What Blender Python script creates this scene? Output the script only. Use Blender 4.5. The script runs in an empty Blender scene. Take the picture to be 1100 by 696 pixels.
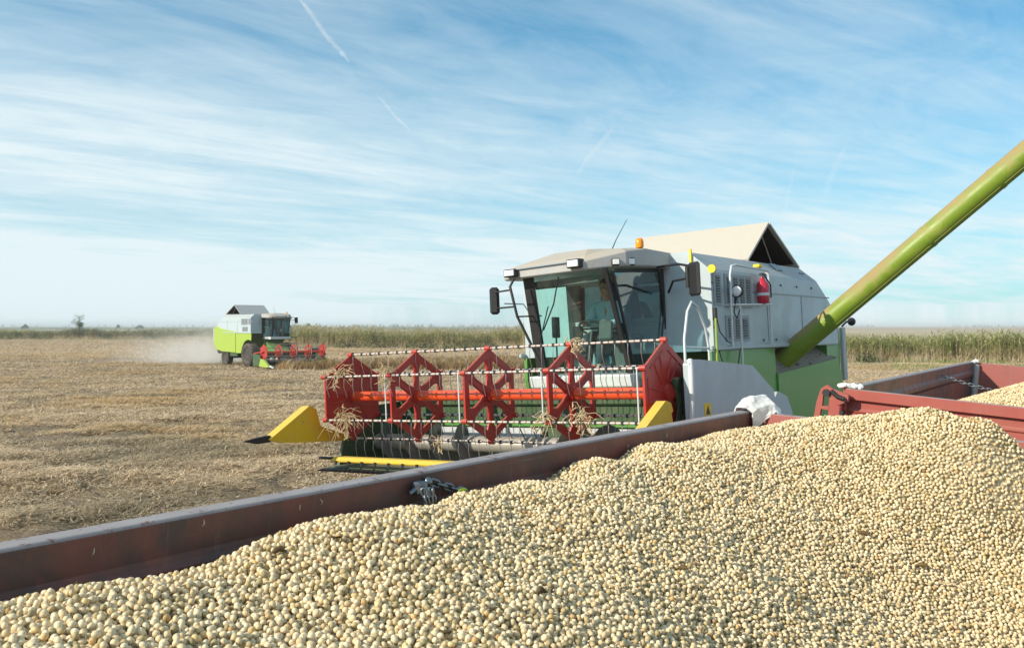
import bpy, math, random
import numpy as np
from mathutils import Vector, Matrix, Euler, noise as mnoise

random.seed(7); np.random.seed(7)
R = math.radians
SC = bpy.context.scene
COL = SC.collection
EYE = Vector((0, 0, 2.7))

# ------------------------------------------------------------------ tree of nodes
def NN(nt, typ, **kw):
    n = nt.nodes.new(typ)
    for k, v in kw.items():
        if k == 'inp':
            for a, b in v.items():
                n.inputs[a].default_value = b
        else:
            setattr(n, k, v)
    return n

def newmat(name):
    m = bpy.data.materials.new(name); m.use_nodes = True
    nt = m.node_tree; nt.nodes.clear()
    out = nt.nodes.new('ShaderNodeOutputMaterial')
    return m, nt, out

def ramp(nt, stops):
    r = nt.nodes.new('ShaderNodeValToRGB'); e = r.color_ramp.elements
    while len(e) < len(stops): e.new(0.5)
    for i, (p, c) in enumerate(stops):
        e[i].position = p; e[i].color = (*c, 1) if len(c) == 3 else c
    return r

def mixc(nt, fac, a, b, mode='MIX'):
    m = nt.nodes.new('ShaderNodeMix'); m.data_type = 'RGBA'; m.blend_type = mode
    for sock, val in ((m.inputs[0], fac), (m.inputs[6], a), (m.inputs[7], b)):
        if hasattr(val, 'is_linked') or isinstance(val, bpy.types.NodeSocket): nt.links.new(val, sock)
        elif isinstance(val, (int, float)): sock.default_value = val
        else: sock.default_value = (*val, 1) if len(val) == 3 else val
    return m.outputs[2]

def math_(nt, op, a, b=None, clamp=False):
    m = nt.nodes.new('ShaderNodeMath'); m.operation = op; m.use_clamp = clamp
    for i, v in enumerate((a, b)):
        if v is None: continue
        if isinstance(v, bpy.types.NodeSocket): nt.links.new(v, m.inputs[i])
        else: m.inputs[i].default_value = v
    return m.outputs[0]

def noise_(nt, coord, scale, detail=4, rough=.6, dist=0.0):
    n = nt.nodes.new('ShaderNodeTexNoise')
    n.inputs['Scale'].default_value = scale; n.inputs['Detail'].default_value = detail
    n.inputs['Roughness'].default_value = rough; n.inputs['Distortion'].default_value = dist
    if coord is not None: nt.links.new(coord, n.inputs['Vector'])
    return n.outputs['Fac']

def mapped(nt, coord, scale=(1, 1, 1), rot=(0, 0, 0), loc=(0, 0, 0)):
    m = nt.nodes.new('ShaderNodeMapping')
    m.inputs['Scale'].default_value = scale; m.inputs['Rotation'].default_value = rot; m.inputs['Location'].default_value = loc
    nt.links.new(coord, m.inputs['Vector']); return m.outputs[0]

def paint(name, col, rough=.4, dust=.35, dustcol=(.42, .34, .24), wear=None, wearcol=(.12, .05, .03), metal=0.0, scale=3.0, streak=True, coat=0.0):
    """painted or bare sheet metal with field dust: settled on upward faces, thin patches elsewhere"""
    m, nt, out = newmat(name)
    b = NN(nt, 'ShaderNodeBsdfPrincipled'); nt.links.new(b.outputs[0], out.inputs[0])
    tc = NN(nt, 'ShaderNodeTexCoord'); co = tc.outputs['Object']
    geo = NN(nt, 'ShaderNodeNewGeometry')
    sep = NN(nt, 'ShaderNodeSeparateXYZ'); nt.links.new(geo.outputs['Normal'], sep.inputs[0])
    up = math_(nt, 'MULTIPLY', math_(nt, 'MAXIMUM', sep.outputs[2], 0.0), 0.9)
    n1 = noise_(nt, co, scale, 6, .65)
    n2 = noise_(nt, mapped(nt, co, (6, 6, .8)), 2.0, 5, .7)
    f = math_(nt, 'MULTIPLY', math_(nt, 'SUBTRACT', n1, .38), 2.2, True)
    if streak: f = math_(nt, 'MULTIPLY', f, math_(nt, 'ADD', n2, .3))
    f = math_(nt, 'MULTIPLY', f, dust)
    f2 = math_(nt, 'MULTIPLY', up, math_(nt, 'ADD', math_(nt, 'MULTIPLY', n1, 1.1), .15))
    f = math_(nt, 'MAXIMUM', f, math_(nt, 'MULTIPLY', f2, min(1.0, dust * 2.2)), True)
    tone = mixc(nt, n2, [c * .86 for c in col], [min(1, c * 1.1) for c in col])
    c = mixc(nt, f, tone, dustcol)
    if wear:
        n3 = noise_(nt, co, scale * 4, 8, .75)
        w = math_(nt, 'MULTIPLY', math_(nt, 'SUBTRACT', n3, 1 - wear), 9, True)
        c = mixc(nt, w, c, wearcol)
    nt.links.new(c, b.inputs['Base Color'])
    rr = math_(nt, 'ADD', math_(nt, 'MULTIPLY', f, .45), rough, True)
    nt.links.new(rr, b.inputs['Roughness'])
    b.inputs['Metallic'].default_value = metal
    b.inputs['Coat Weight'].default_value = coat
    bp = NN(nt, 'ShaderNodeBump'); bp.inputs['Strength'].default_value = .06; bp.inputs['Distance'].default_value = .02
    nt.links.new(noise_(nt, co, scale * 1.7, 3), bp.inputs['Height']); nt.links.new(bp.outputs[0], b.inputs['Normal'])
    return m

def simple(name, col, rough=.6, metal=0., var=.12, scale=20, trans=0., coat=0.):
    m, nt, out = newmat(name)
    b = NN(nt, 'ShaderNodeBsdfPrincipled'); nt.links.new(b.outputs[0], out.inputs[0])
    tc = NN(nt, 'ShaderNodeTexCoord')
    n = noise_(nt, tc.outputs['Object'], scale, 4)
    nt.links.new(mixc(nt, n, [c * (1 - var) for c in col], [min(1, c * (1 + var)) for c in col]), b.inputs['Base Color'])
    b.inputs['Roughness'].default_value = rough; b.inputs['Metallic'].default_value = metal
    if trans: b.inputs['Transmission Weight'].default_value = trans
    return m

def leafy(name, c1, c2, rough=.7, transl=.3):
    """plant matter: per-instance and per-object tone, some light coming through"""
    m, nt, out = newmat(name)
    oi = NN(nt, 'ShaderNodeObjectInfo'); tc = NN(nt, 'ShaderNodeTexCoord')
    n = noise_(nt, tc.outputs['Object'], 7, 3)
    f = math_(nt, 'ADD', math_(nt, 'MULTIPLY', oi.outputs['Random'], .65), math_(nt, 'MULTIPLY', n, .4), True)
    c = mixc(nt, f, c1, c2)
    d = NN(nt, 'ShaderNodeBsdfDiffuse'); t = NN(nt, 'ShaderNodeBsdfTranslucent'); mx = NN(nt, 'ShaderNodeMixShader'); mx.inputs[0].default_value = transl
    nt.links.new(c, d.inputs[0]); nt.links.new(c, t.inputs[0])
    nt.links.new(d.outputs[0], mx.inputs[1]); nt.links.new(t.outputs[0], mx.inputs[2]); nt.links.new(mx.outputs[0], out.inputs[0])
    return m

def glassmat(name, tint, refl=1.0):
    m, nt, out = newmat(name)
    t = NN(nt, 'ShaderNodeBsdfTransparent'); t.inputs[0].default_value = (*tint, 1)
    g = NN(nt, 'ShaderNodeBsdfGlossy'); g.inputs['Roughness'].default_value = .03; g.inputs[0].default_value = (.9, .95, .95, 1)
    lw = NN(nt, 'ShaderNodeLayerWeight'); lw.inputs[0].default_value = .5; fr = math_(nt, 'ADD', math_(nt, 'MULTIPLY', math_(nt, 'POWER', lw.outputs['Facing'], 4.0), .8), .055)
    tc = NN(nt, 'ShaderNodeTexCoord'); n = noise_(nt, tc.outputs['Object'], 5, 5, .7)
    df = NN(nt, 'ShaderNodeBsdfDiffuse'); df.inputs[0].default_value = (.45, .40, .32, 1)
    mx = NN(nt, 'ShaderNodeMixShader'); nt.links.new(math_(nt, 'MULTIPLY', fr, refl), mx.inputs[0])
    nt.links.new(t.outputs[0], mx.inputs[1]); nt.links.new(g.outputs[0], mx.inputs[2])
    m2 = NN(nt, 'ShaderNodeMixShader'); nt.links.new(math_(nt, 'MULTIPLY', math_(nt, 'SUBTRACT', n, .4, True), .25), m2.inputs[0])
    nt.links.new(mx.outputs[0], m2.inputs[1]); nt.links.new(df.outputs[0], m2.inputs[2]); nt.links.new(m2.outputs[0], out.inputs[0])
    return m

M = {}
M['white'] = paint('white_paint', (.45, .55, .61), .38, .55, (.36, .33, .27), wear=.30, wearcol=(.26, .24, .21))
M['hatch'] = paint('dusty_hatch_plastic', (.52, .50, .45), .6, .55, (.52, .46, .37))
M['hatchshade'] = simple('hatch_inner_shade', (.045, .035, .025), .8)  # near-black brown standing for the shade under the open hatch
M['roof'] = paint('cab_roof_plastic', (.40, .42, .43), .5, .42, (.50, .40, .27))
M['cabgrey'] = paint('cab_grey_paint', (.40, .44, .47), .4, .25)
M['green'] = paint('green_paint_shaded', (.085, .29, .05), .35, .26, (.38, .33, .20), coat=.2)  # deeper copy of the lime paint, the near flank's shade put into it
M['lime'] = paint('lime_green_paint', (.33, .48, .05), .4, .35, (.42, .40, .22), coat=.1)
def auger_paint():
    m, nt, out = newmat('auger_lime_paint'); b = NN(nt, 'ShaderNodeBsdfPrincipled'); nt.links.new(b.outputs[0], out.inputs[0])
    co = NN(nt, 'ShaderNodeTexCoord').outputs['Object']; geo = NN(nt, 'ShaderNodeNewGeometry'); sp = NN(nt, 'ShaderNodeSeparateXYZ'); nt.links.new(geo.outputs['Normal'], sp.inputs[0])
    big = noise_(nt, co, .75, 4, .55, .3); mid = noise_(nt, co, 3.5, 7, .7, .6); fine = noise_(nt, co, 30, 5, .7)
    c = mixc(nt, mid, (.13, .24, .02), (.26, .34, .03))
    scuff = math_(nt, 'MULTIPLY', math_(nt, 'SUBTRACT', mid, .54, True), 5.0, True)
    c = mixc(nt, math_(nt, 'MULTIPLY', scuff, .55), c, (.36, .37, .10))
    d = math_(nt, 'MULTIPLY', math_(nt, 'SUBTRACT', math_(nt, 'ADD', math_(nt, 'MULTIPLY', sp.outputs[2], .34), math_(nt, 'ADD', math_(nt, 'MULTIPLY', big, .75), math_(nt, 'MULTIPLY', mid, .45))), .62), 4.5, True)
    c = mixc(nt, math_(nt, 'MULTIPLY', d, .85), c, (.36, .245, .125))
    c = mixc(nt, math_(nt, 'MULTIPLY', math_(nt, 'SUBTRACT', fine, .6, True), 2.0, True), c, (.13, .14, .05))
    nt.links.new(c, b.inputs['Base Color']); nt.links.new(math_(nt, 'ADD', math_(nt, 'MULTIPLY', d, .4), .42, True), b.inputs['Roughness'])
    return m
M['auger'] = auger_paint()
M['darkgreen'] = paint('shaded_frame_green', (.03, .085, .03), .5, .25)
M['dustledge'] = paint('dusty_ledge', (.20, .20, .17), .8, .9, (.24, .20, .16), scale=6)
M['red'] = paint('reel_red_paint', (.43, .022, .016), .42, .20, (.42, .25, .15), coat=.15)
M['shaft'] = paint('reel_shaft_orange', (.80, .085, .02), .3, .08, (.5, .3, .2), coat=.3)
M['yellow'] = paint('yellow_paint', (.78, .54, .01), .45, .30, (.45, .36, .2), wear=.40, wearcol=(.22, .15, .06), scale=4)
M['black'] = simple('black_plastic', (.018, .018, .02), .5)
M['rubber'] = paint('tyre_rubber', (.028, .028, .030), .8, .5, (.30, .25, .18))
M['steel'] = paint('bare_steel', (.50, .50, .50), .33, .30, metal=.8)
M['galv'] = paint('auger_tube_metal', (.40, .39, .36), .4, .6, (.36, .31, .24), metal=.4, scale=5)
M['flight'] = paint('flighting_steel', (.20, .21, .20), .45, .5, (.22, .19, .15), metal=.5)
M['chain'] = simple('chain_steel', (.20, .23, .26), .38, .85, .4, 40)
M['rail'] = simple('white_rail_paint', (.62, .66, .68), .45)
M['glass'] = glassmat('green_tinted_glass', (.72, .95, .91), .9)
M['doorglass'] = glassmat('dark_tinted_glass', (.32, .54, .58), 2.2)
M['lamp'] = simple('lamp_lens', (.85, .87, .88), .2)
M['amber'] = simple('amber_lens', (.95, .30, .01), .15)
M['extred'] = simple('extinguisher_red', (.50, .02, .05), .3)
M['seat'] = simple('seat_fabric', (.05, .16, .24), .8)
M['dash'] = simple('dashboard_grey', (.10, .11, .11), .7)
M['louver'] = simple('louver_grey', (.30, .34, .37), .5)
M['louverdark'] = simple('louver_gap', (.10, .12, .13), .8)
M['sticker'] = simple('yellow_sticker', (.85, .62, .02), .5)
M['trailer'] = paint('trailer_red_paint', (.36, .075, .058), .55, .35, (.40, .24, .18), wear=.40, wearcol=(.12, .06, .05))
def worn_inner(name, base, dark, amt):
    """old trailer enamel: rubbed dark patches, rust blooms, long scratches and pale dust runs"""
    m, nt, out = newmat(name); b = NN(nt, 'ShaderNodeBsdfPrincipled'); nt.links.new(b.outputs[0], out.inputs[0])
    co = NN(nt, 'ShaderNodeTexCoord').outputs['Object']
    big = noise_(nt, co, 1.4, 6, .68, .6); mid = noise_(nt, co, 9, 7, .72, .4); fine = noise_(nt, co, 60, 5, .7)
    runs = noise_(nt, mapped(nt, co, (14, 14, 1.2)), 2.2, 5, .7); scr = noise_(nt, mapped(nt, co, (30, 1.2, 34)), 2.0, 4, .6, .2)
    c = mixc(nt, math_(nt, 'MULTIPLY', math_(nt, 'SUBTRACT', math_(nt, 'ADD', math_(nt, 'MULTIPLY', big, .7), math_(nt, 'MULTIPLY', mid, .3)), 1 - amt), 7, True), base, dark)
    c = mixc(nt, math_(nt, 'MULTIPLY', math_(nt, 'SUBTRACT', mid, .60, True), 4.5, True), c, (.16, .065, .035))
    c = mixc(nt, math_(nt, 'MULTIPLY', math_(nt, 'SUBTRACT', runs, .56, True), 1.9, True), c, (.25, .20, .18))
    c = mixc(nt, math_(nt, 'MULTIPLY', math_(nt, 'SUBTRACT', scr, .66, True), 5.0, True), c, (.30, .25, .23))
    c = mixc(nt, math_(nt, 'MULTIPLY', math_(nt, 'SUBTRACT', fine, .62, True), 3.0, True), c, (.09, .06, .055))
    nt.links.new(c, b.inputs['Base Color']); nt.links.new(math_(nt, 'ADD', math_(nt, 'MULTIPLY', mid, .4), .35), b.inputs['Roughness'])
    bp = NN(nt, 'ShaderNodeBump'); bp.inputs['Strength'].default_value = .25; bp.inputs['Distance'].default_value = .004; nt.links.new(mid, bp.inputs['Height']); nt.links.new(bp.outputs[0], b.inputs['Normal'])
    return m
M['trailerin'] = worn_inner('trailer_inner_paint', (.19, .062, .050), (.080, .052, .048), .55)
M['trailerendlit'] = worn_inner('trailer_end_sunlit_paint', (.33, .10, .085), (.20, .09, .08), .44)  # redder, brighter copy of the inner paint: sunlight on the end walls painted in
M['rim_edge'] = paint('worn_trailer_rail', (.22, .19, .19), .5, .5, (.38, .36, .36), wear=.46, wearcol=(.16, .09, .08), scale=7)
M['plastic'] = simple('white_plastic_sheet', (.76, .76, .74), .45)
M['straw'] = leafy('dry_straw', (.54, .41, .22), (.70, .58, .38), transl=.15)
M['stubble'] = leafy('pale_stubble', (.56, .415, .25), (.93, .75, .52), transl=.10)
M['stubblegrey'] = leafy('weathered_grey_stubble', (.28, .22, .14), (.60, .49, .33), transl=.10)
M['stubbleochre'] = leafy('ochre_stubble', (.54, .36, .17), (.80, .58, .32), transl=.10)
M['husk'] = leafy('dark_pod_husk', (.10, .07, .04), (.24, .17, .08), transl=.1)
M['greenbit'] = leafy('green_pod', (.14, .22, .03), (.24, .32, .05), transl=.1)
M['cloth'] = simple('pale_blue_shirt', (.42, .62, .68), .9)
M['trousers'] = simple('dark_trousers', (.05, .06, .08), .9)
M['skin'] = simple('skin', (.50, .27, .18), .6)
M['hair'] = simple('dark_hair', (.03, .022, .018), .8)
M['reedgreen'] = leafy('reed_leaf_green', (.16, .26, .05), (.40, .41, .12))
M['reeddry'] = leafy('reed_leaf_dry', (.50, .40, .23), (.68, .57, .36))
M['plume'] = leafy('reed_plume', (.50, .43, .29), (.62, .55, .40))
M['bush'] = leafy('bush_leaf', (.045, .085, .025), (.10, .14, .04))
M['treeleaf'] = leafy('tree_leaf', (.07, .11, .05), (.14, .19, .08))
M['bark'] = simple('bark', (.12, .09, .06), .9)
M['crop'] = leafy('ripe_crop', (.34, .20, .08), (.48, .31, .14))
M['weed'] = leafy('weed_green', (.14, .24, .04), (.25, .34, .08))

# banded reel pipe: white tape with thin rust red turns
def banded():
    m, nt, out = newmat('banded_reel_pipe')
    b = NN(nt, 'ShaderNodeBsdfPrincipled'); nt.links.new(b.outputs[0], out.inputs[0]); b.inputs['Roughness'].default_value = .5
    tc = NN(nt, 'ShaderNodeTexCoord'); sp = NN(nt, 'ShaderNodeSeparateXYZ'); nt.links.new(tc.outputs['Object'], sp.inputs[0])
    fx = math_(nt, 'FRACT', math_(nt, 'MULTIPLY', sp.outputs[0], 6.6))
    n = noise_(nt, tc.outputs['Object'], 9, 4)
    k = math_(nt, 'LESS_THAN', math_(nt, 'ADD', fx, math_(nt, 'MULTIPLY', n, .1)), .16)
    nt.links.new(mixc(nt, k, mixc(nt, n, (.42, .38, .34), (.66, .62, .57)), (.34, .10, .08)), b.inputs['Base Color'])
    return m
M['banded'] = banded()

# ------------------------------------------------------------------ mesh builder
class MB:
    def __init__(s): s.v = []; s.f = []; s.m = []; s.s = []
    def add(s, vs, fs, mi=0, smooth=False):
        o = len(s.v); s.v += [tuple(v) for v in vs]
        for f in fs: s.f.append(tuple(i + o for i in f)); s.m.append(mi); s.s.append(smooth)
    def box(s, c, d, rot=None, mi=0, bev=0.0):
        x, y, z = d[0] / 2, d[1] / 2, d[2] / 2
        if bev > 0:
            e = min(bev, x * .9, y * .9, z * .9); vs = []; idx = {}
            for sx in (-1, 1):
                for sy in (-1, 1):
                    for sz in (-1, 1):
                        for ax in range(3):
                            p = [sx * (x - e), sy * (y - e), sz * (z - e)]
                            p[ax] = (sx * x, sy * y, sz * z)[ax]
                            idx[(sx, sy, sz, ax)] = len(vs); vs.append(p)
            fs = []
            for ax in range(3):
                o1, o2 = [(1, 2), (2, 0), (0, 1)][ax]
                for sg in (-1, 1):
                    q = []
                    for a, b in ((-1, -1), (1, -1), (1, 1), (-1, 1)):
                        k = [0, 0, 0]; k[ax] = sg; k[o1] = a; k[o2] = b; q.append(idx[(*k, ax)])
                    fs.append(q if sg > 0 else q[::-1])
            for ax in range(3):
                o1, o2 = [(1, 2), (2, 0), (0, 1)][ax]
                for a in (-1, 1):
                    for b in (-1, 1):
                        q = []
                        for sg in (-1, 1):
                            k = [0, 0, 0]; k[ax] = sg; k[o1] = a; k[o2] = b
                            q.append((idx[(*k, o1)], idx[(*k, o2)]))
                        fs.append([q[0][0], q[1][0], q[1][1], q[0][1]])
            for sx in (-1, 1):
                for sy in (-1, 1):
                    for sz in (-1, 1): fs.append([idx[(sx, sy, sz, a)] for a in range(3)])
        else:
            vs = [(-x, -y, -z), (x, -y, -z), (x, y, -z), (-x, y, -z), (-x, -y, z), (x, -y, z), (x, y, z), (-x, y, z)]
            fs = [(0, 3, 2, 1), (4, 5, 6, 7), (0, 1, 5, 4), (1, 2, 6, 5), (2, 3, 7, 6), (3, 0, 4, 7)]
        r = Euler(rot).to_matrix() if rot else None
        vs = [(r @ Vector(v) if r else Vector(v)) + Vector(c) for v in vs]
        s.add(vs, fs, mi)
    def loft(s, rings, caps=True, mi=0, smooth=False):
        n = len(rings[0]); vs = [p for r in rings for p in r]; fs = []
        for k in range(len(rings) - 1):
            for i in range(n):
                j = (i + 1) % n; fs.append((k * n + i, k * n + j, (k + 1) * n + j, (k + 1) * n + i))
        s.add(vs, fs, mi, smooth)
        if caps: s.add(rings[0], [tuple(range(n))[::-1]], mi); s.add(rings[-1], [tuple(range(n))], mi)
    def prism(s, pts, ax, lo, hi, mi=0):
        """pts 2D in the other two axes, extruded along ax"""
        def mk(p, h):
            q = [p[0], p[1]]; q.insert(ax, h); return tuple(q)
        s.loft([[mk(p, lo) for p in pts], [mk(p, hi) for p in pts]], True, mi)
    def tube(s, pts, r, n=8, mi=0, caps=True, smooth=True):
        pts = [Vector(p) for p in pts]; rs = r if isinstance(r, (list, tuple)) else [r] * len(pts)
        rings = []; ref = None
        for i, p in enumerate(pts):
            t = (pts[min(i + 1, len(pts) - 1)] - pts[max(i - 1, 0)]).normalized()
            if ref is None: ref = Vector((0, 0, 1)) if abs(t.z) < .9 else Vector((1, 0, 0))
            u = (ref - t * ref.dot(t))
            if u.length < 1e-4: u = t.orthogonal()
            u.normalize(); ref = u; w = t.cross(u)
            rings.append([p + (u * math.cos(2 * math.pi * k / n) + w * math.sin(2 * math.pi * k / n)) * rs[i] for k in range(n)])
        s.loft(rings, caps, mi, smooth)
    def disc(s, c, ax, prof, n=32, mi=0, smooth=True):
        """lathe about axis ax through c; prof = list of (radius, offset)"""
        rings = []
        for r, o in prof:
            ring = []
            for k in range(n):
                a = 2 * math.pi * k / n; q = [r * math.cos(a), r * math.sin(a)]; q.insert(ax, o)
                ring.append(tuple(Vector(q) + Vector(c)))
            rings.append(ring)
        s.loft(rings, True, mi, smooth)
    def ball(s, c, r, mi=0, n=12, sq=(1, 1, 1)):
        s.disc(c, 2, [(r * max(.02, math.sin(math.pi * k / 8)) * sq[0], -r * math.cos(math.pi * k / 8) * sq[2]) for k in range(9)], n, mi)
    def build(s, name, mats, parent=None, bevel=0.0):
        me = bpy.data.meshes.new(name); me.from_pydata(s.v, [], s.f)
        for m in (mats if isinstance(mats, (list, tuple)) else [mats]): me.materials.append(m)
        me.polygons.foreach_set('material_index', s.m); me.polygons.foreach_set('use_smooth', s.s); me.update()
        o = bpy.data.objects.new(name, me); COL.objects.link(o); o.parent = parent
        if bevel:
            b = o.modifiers.new('bevel', 'BEVEL'); b.width = bevel; b.segments = 2; b.limit_method = 'ANGLE'; b.angle_limit = R(40); b.harden_normals = False
        return o

def tag(o, label=None, cat=None, group=None, kind=None):
    if label: o['label'] = label
    if cat: o['category'] = cat
    if group: o['group'] = group
    if kind: o['kind'] = kind
    return o

def empty(name, loc=(0, 0, 0), rot=(0, 0, 0), scale=1.0):
    o = bpy.data.objects.new(name, None); COL.objects.link(o)
    o.location = loc; o.rotation_euler = rot; o.scale = (scale,) * 3; o.empty_display_size = .2
    return o

# ------------------------------------------------------------------ terrain height
CO = Vector((-.25, 10.49)); CX = Vector((.806, -.591)); CY = Vector((.591, .806))
def smooth01(t): t = max(0., min(1., t)); return t * t * (3 - 2 * t)
def ROUGH(x, y):
    v = Vector((x, y * .9, 0)); k = smooth01((30 - y) / 16); return (.08 + .05 * k) * mnoise.noise(v * .55) + (.055 + .05 * k) * mnoise.noise(v * 1.7 + Vector((3, 0, 0))) + (.035 + .04 * k) * mnoise.noise(v * 4.2)
def hgt(x, y):
    d = Vector((x, y)) - CO; a = d.dot(CX); b = d.dot(CY)
    k = .0524 * max(-2.6, min(2.2, a))
    if a > 2.2: k = .115 - .0436 * (min(a, 9) - 2.2)
    if a > 9: k *= max(0, 1 - (a - 9) / 8)
    if a < -2.6: k *= 1 - smooth01((-2.6 - a) / 10)
    w = smooth01((b + 16) / 10) * (1 - smooth01((b - 9) / 8))
    return k * w

# ------------------------------------------------------------------ the combine harvester
def make_combine(loc, rotz, roll, scale, lift, auger_out, label, driver=True):
    root = empty('combine_harvester', loc, (0, R(-roll), R(rotz)), scale)
    tag(root, label, 'combine harvester', 'combine harvesters at work in the field')
    near = auger_out
    # ---- body: white grain tank shell
    b = MB()
    def sec(bb, zt, zk, at=1.2):
        return [(-1.5, bb, 2.3), (1.5, bb, 2.3), (1.5, bb, zk), (at, bb, zt), (-at, bb, zt), (-1.5, bb, zk)]
    b.loft([sec(2.98, 3.62, 3.36), sec(7.22, 3.62, 3.36), sec(7.86, 3.12, 3.02, 1.36), sec(8.2, 2.74, 2.66, 1.40)])
    body = b.build('body', M['white'], root, .02)
    # panel seams and raised panels on both flanks
    for sx in (1, -1):
        t = MB()
        X = 1.503 * sx
        t.box((X, 5.15, 3.105), (.012, 5.3, .018)); t.box((X, 4.92, 2.72), (.012, .018, .78)); t.box((X, 6.4, 2.72), (.012, .018, .8))
        t.build('panel_seam', M['louver'], body)
        # rolled edge at foot of shell
        t = MB(); t.box((1.512 * sx, 5.0, 2.335), (.05, 4.3, .06), bev=.012); t.build('shell_foot_rail', M['white'], body)
    # louvres
    for sx in (1, -1):
        for (b0, b1, z0, z1, n) in ((3.06, 3.26, 2.92, 3.30, 1), (3.42, 4.30, 2.90, 3.30, 4), (3.40, 4.15, 2.44, 2.74, 3)):
            L = MB(); w = (b1 - b0) / n
            L.box((1.506 * sx, (b0 + b1) / 2, (z0 + z1) / 2), (.02, b1 - b0 + .05, z1 - z0 + .05), mi=0)
            for k in range(n):
                c = b0 + w * (k + .5)
                L.box((1.512 * sx, c, (z0 + z1) / 2), (.016, w * .62, z1 - z0 - .03), mi=1)
                ns = int((z1 - z0) / .035)
                for i in range(ns):
                    L.box((1.522 * sx, c, z0 + .03 + (z1 - z0 - .06) * i / (ns - 1)), (.02, w * .62, .012), (0, R(30) * sx, 0), mi=0)
            L.build('louver_panel', [M['louver'], M['louverdark']], body)
    # bolts, handles on flanks
    for q in ((3.0, 2.62), (3.0, 3.2), (4.7, 2.42), (4.95, 3.24), (5.5, 3.24), (6.2, 3.24), (6.9, 3.24), (5.2, 2.42)):
        t = MB(); t.disc((1.512, q[0], q[1]), 0, [(.016, -.01), (.016, .006), (.008, .01)], 8); t.build('bolt', M['louverdark'], body)
    for q, dd in (((1.30, 5.9, 3.555), (.16, .26, .016)), ((1.36, 6.9, 3.50), (.02, .22, .02))):
        t = MB(); t.box(q, dd, (0, R(42), 0)); t.build('latch', M['louver'], body)
    # ---- lower green bodywork
    g = MB()
    for sx in (1, -1):
        # front skirt over drive wheel
        arch = [(2.92, 2.3), (2.92, 1.98)] + [(3.35 + 1.02 * math.cos(R(a)), .85 + 1.02 * math.sin(R(a))) for a in (112, 95, 75, 55, 35, 15)] + [(4.40, .92), (5.17, .92), (5.17, 2.3)]
        g.prism(arch, 0, min(1.44 * sx, 1.49 * sx), max(1.44 * sx, 1.49 * sx)); g.build('side_panel', M['green'] if near else M['lime'], root, .012); g = MB()
        # bulging rear skirt with sloping top ledge
        low = [(5.19, .95), (5.19, 1.91), (8.05, 2.06), (8.30, 1.75), (8.30, 1.25), (7.2, 1.05)] if near else [(4.0, 2.305), (5.185, 2.305), (5.19, .95), (7.2, 1.0), (8.2, 1.15), (8.5, 1.5), (8.46, 2.72), (8.0, 2.76), (7.3, 2.60)][::-1]
        g.prism(low, 0, min(1.12 * sx, 1.515 * sx), max(1.12 * sx, 1.515 * sx)); g.build('side_panel', M['green'] if near else M['lime'], root, .012); g = MB()
    g = MB()
    g.prism([(5.2, 1.1), (5.2, 2.29), (7.9, 2.29), (7.95, 2.62), (8.2, 2.72), (8.48, 2.68), (8.52, 1.55), (8.3, 1.2)], 0, -1.16, 1.16)
    for sx in (1, -1):
        g.prism([(7.75, 2.10), (7.75, 2.58), (7.9, 2.70), (8.38, 2.70), (8.46, 2.55), (8.46, 1.70), (8.31, 1.76), (8.07, 2.07)], 0, min(1.17 * sx, 1.44 * sx), max(1.17 * sx, 1.44 * sx))
    hood = g.build('straw_hood', M['green'] if near else M['lime'], root, .03)
    for sx in ((1, -1) if near else ()):
        g = MB()
        lo, hi = sorted((1.165 * sx, 1.49 * sx))
        vs = [(1.49 * sx, 5.21, 1.925), (1.49 * sx, 8.03, 2.073), (1.17 * sx, 7.74, 2.34), (1.17 * sx, 5.21, 2.30)]
        vs2 = [(x, y, z - .04) for x, y, z in vs]
        g.loft([vs, vs2])
        for k in range(40):
            u, v = random.random(), random.random()
            p = Vector(vs[0]).lerp(Vector(vs[1]), u).lerp(Vector(vs[3]).lerp(Vector(vs[2]), u), v)
            g.box(p + Vector((0, 0, .008)), (.03, random.uniform(.05, .25), .012), (0, 0, random.uniform(-.6, .6)))
        g.build('dusty_ledge', M['dustledge'], root)
    for sx in (1, -1):
        g = MB(); g.box((1.46 * sx, 8.60, 2.13), (.07, .17, .94), bev=.015); g.build('rear_guard_bar', M['cabgrey'], root)
    t = MB(); t.tube([(1.46, 8.6, 2.62), (1.5, 8.75, 2.70), (1.52, 8.9, 2.70)], .018); t.ball((1.52, 8.98, 2.70), .075)
    t.build('rear_lamp', M['black'], root)
    # chaff spreader, chassis
    t = MB(); t.prism([(7.6, 1.25), (8.5, 1.35), (9.1, 1.0), (8.9, .8), (7.6, .9)], 0, -1.0, 1.0); t.build('straw_chopper', M['black'], root, .02)
    t = MB(); t.box((0, 5.3, 1.05), (2.1, 5.4, .5)); t.box((0, 3.35, .85), (2.3, .5, .4)); t.box((0, 7.0, .62), (2.0, .25, .22)); t.box((0, 7.0, .9), (.4, .3, .5))
    for sx in (1, -1): t.box((1.3 * sx, 5.6, .82), (.3, 1.1, .3), bev=.04)
    t.build('chassis', M['darkgreen'], root)
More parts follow.
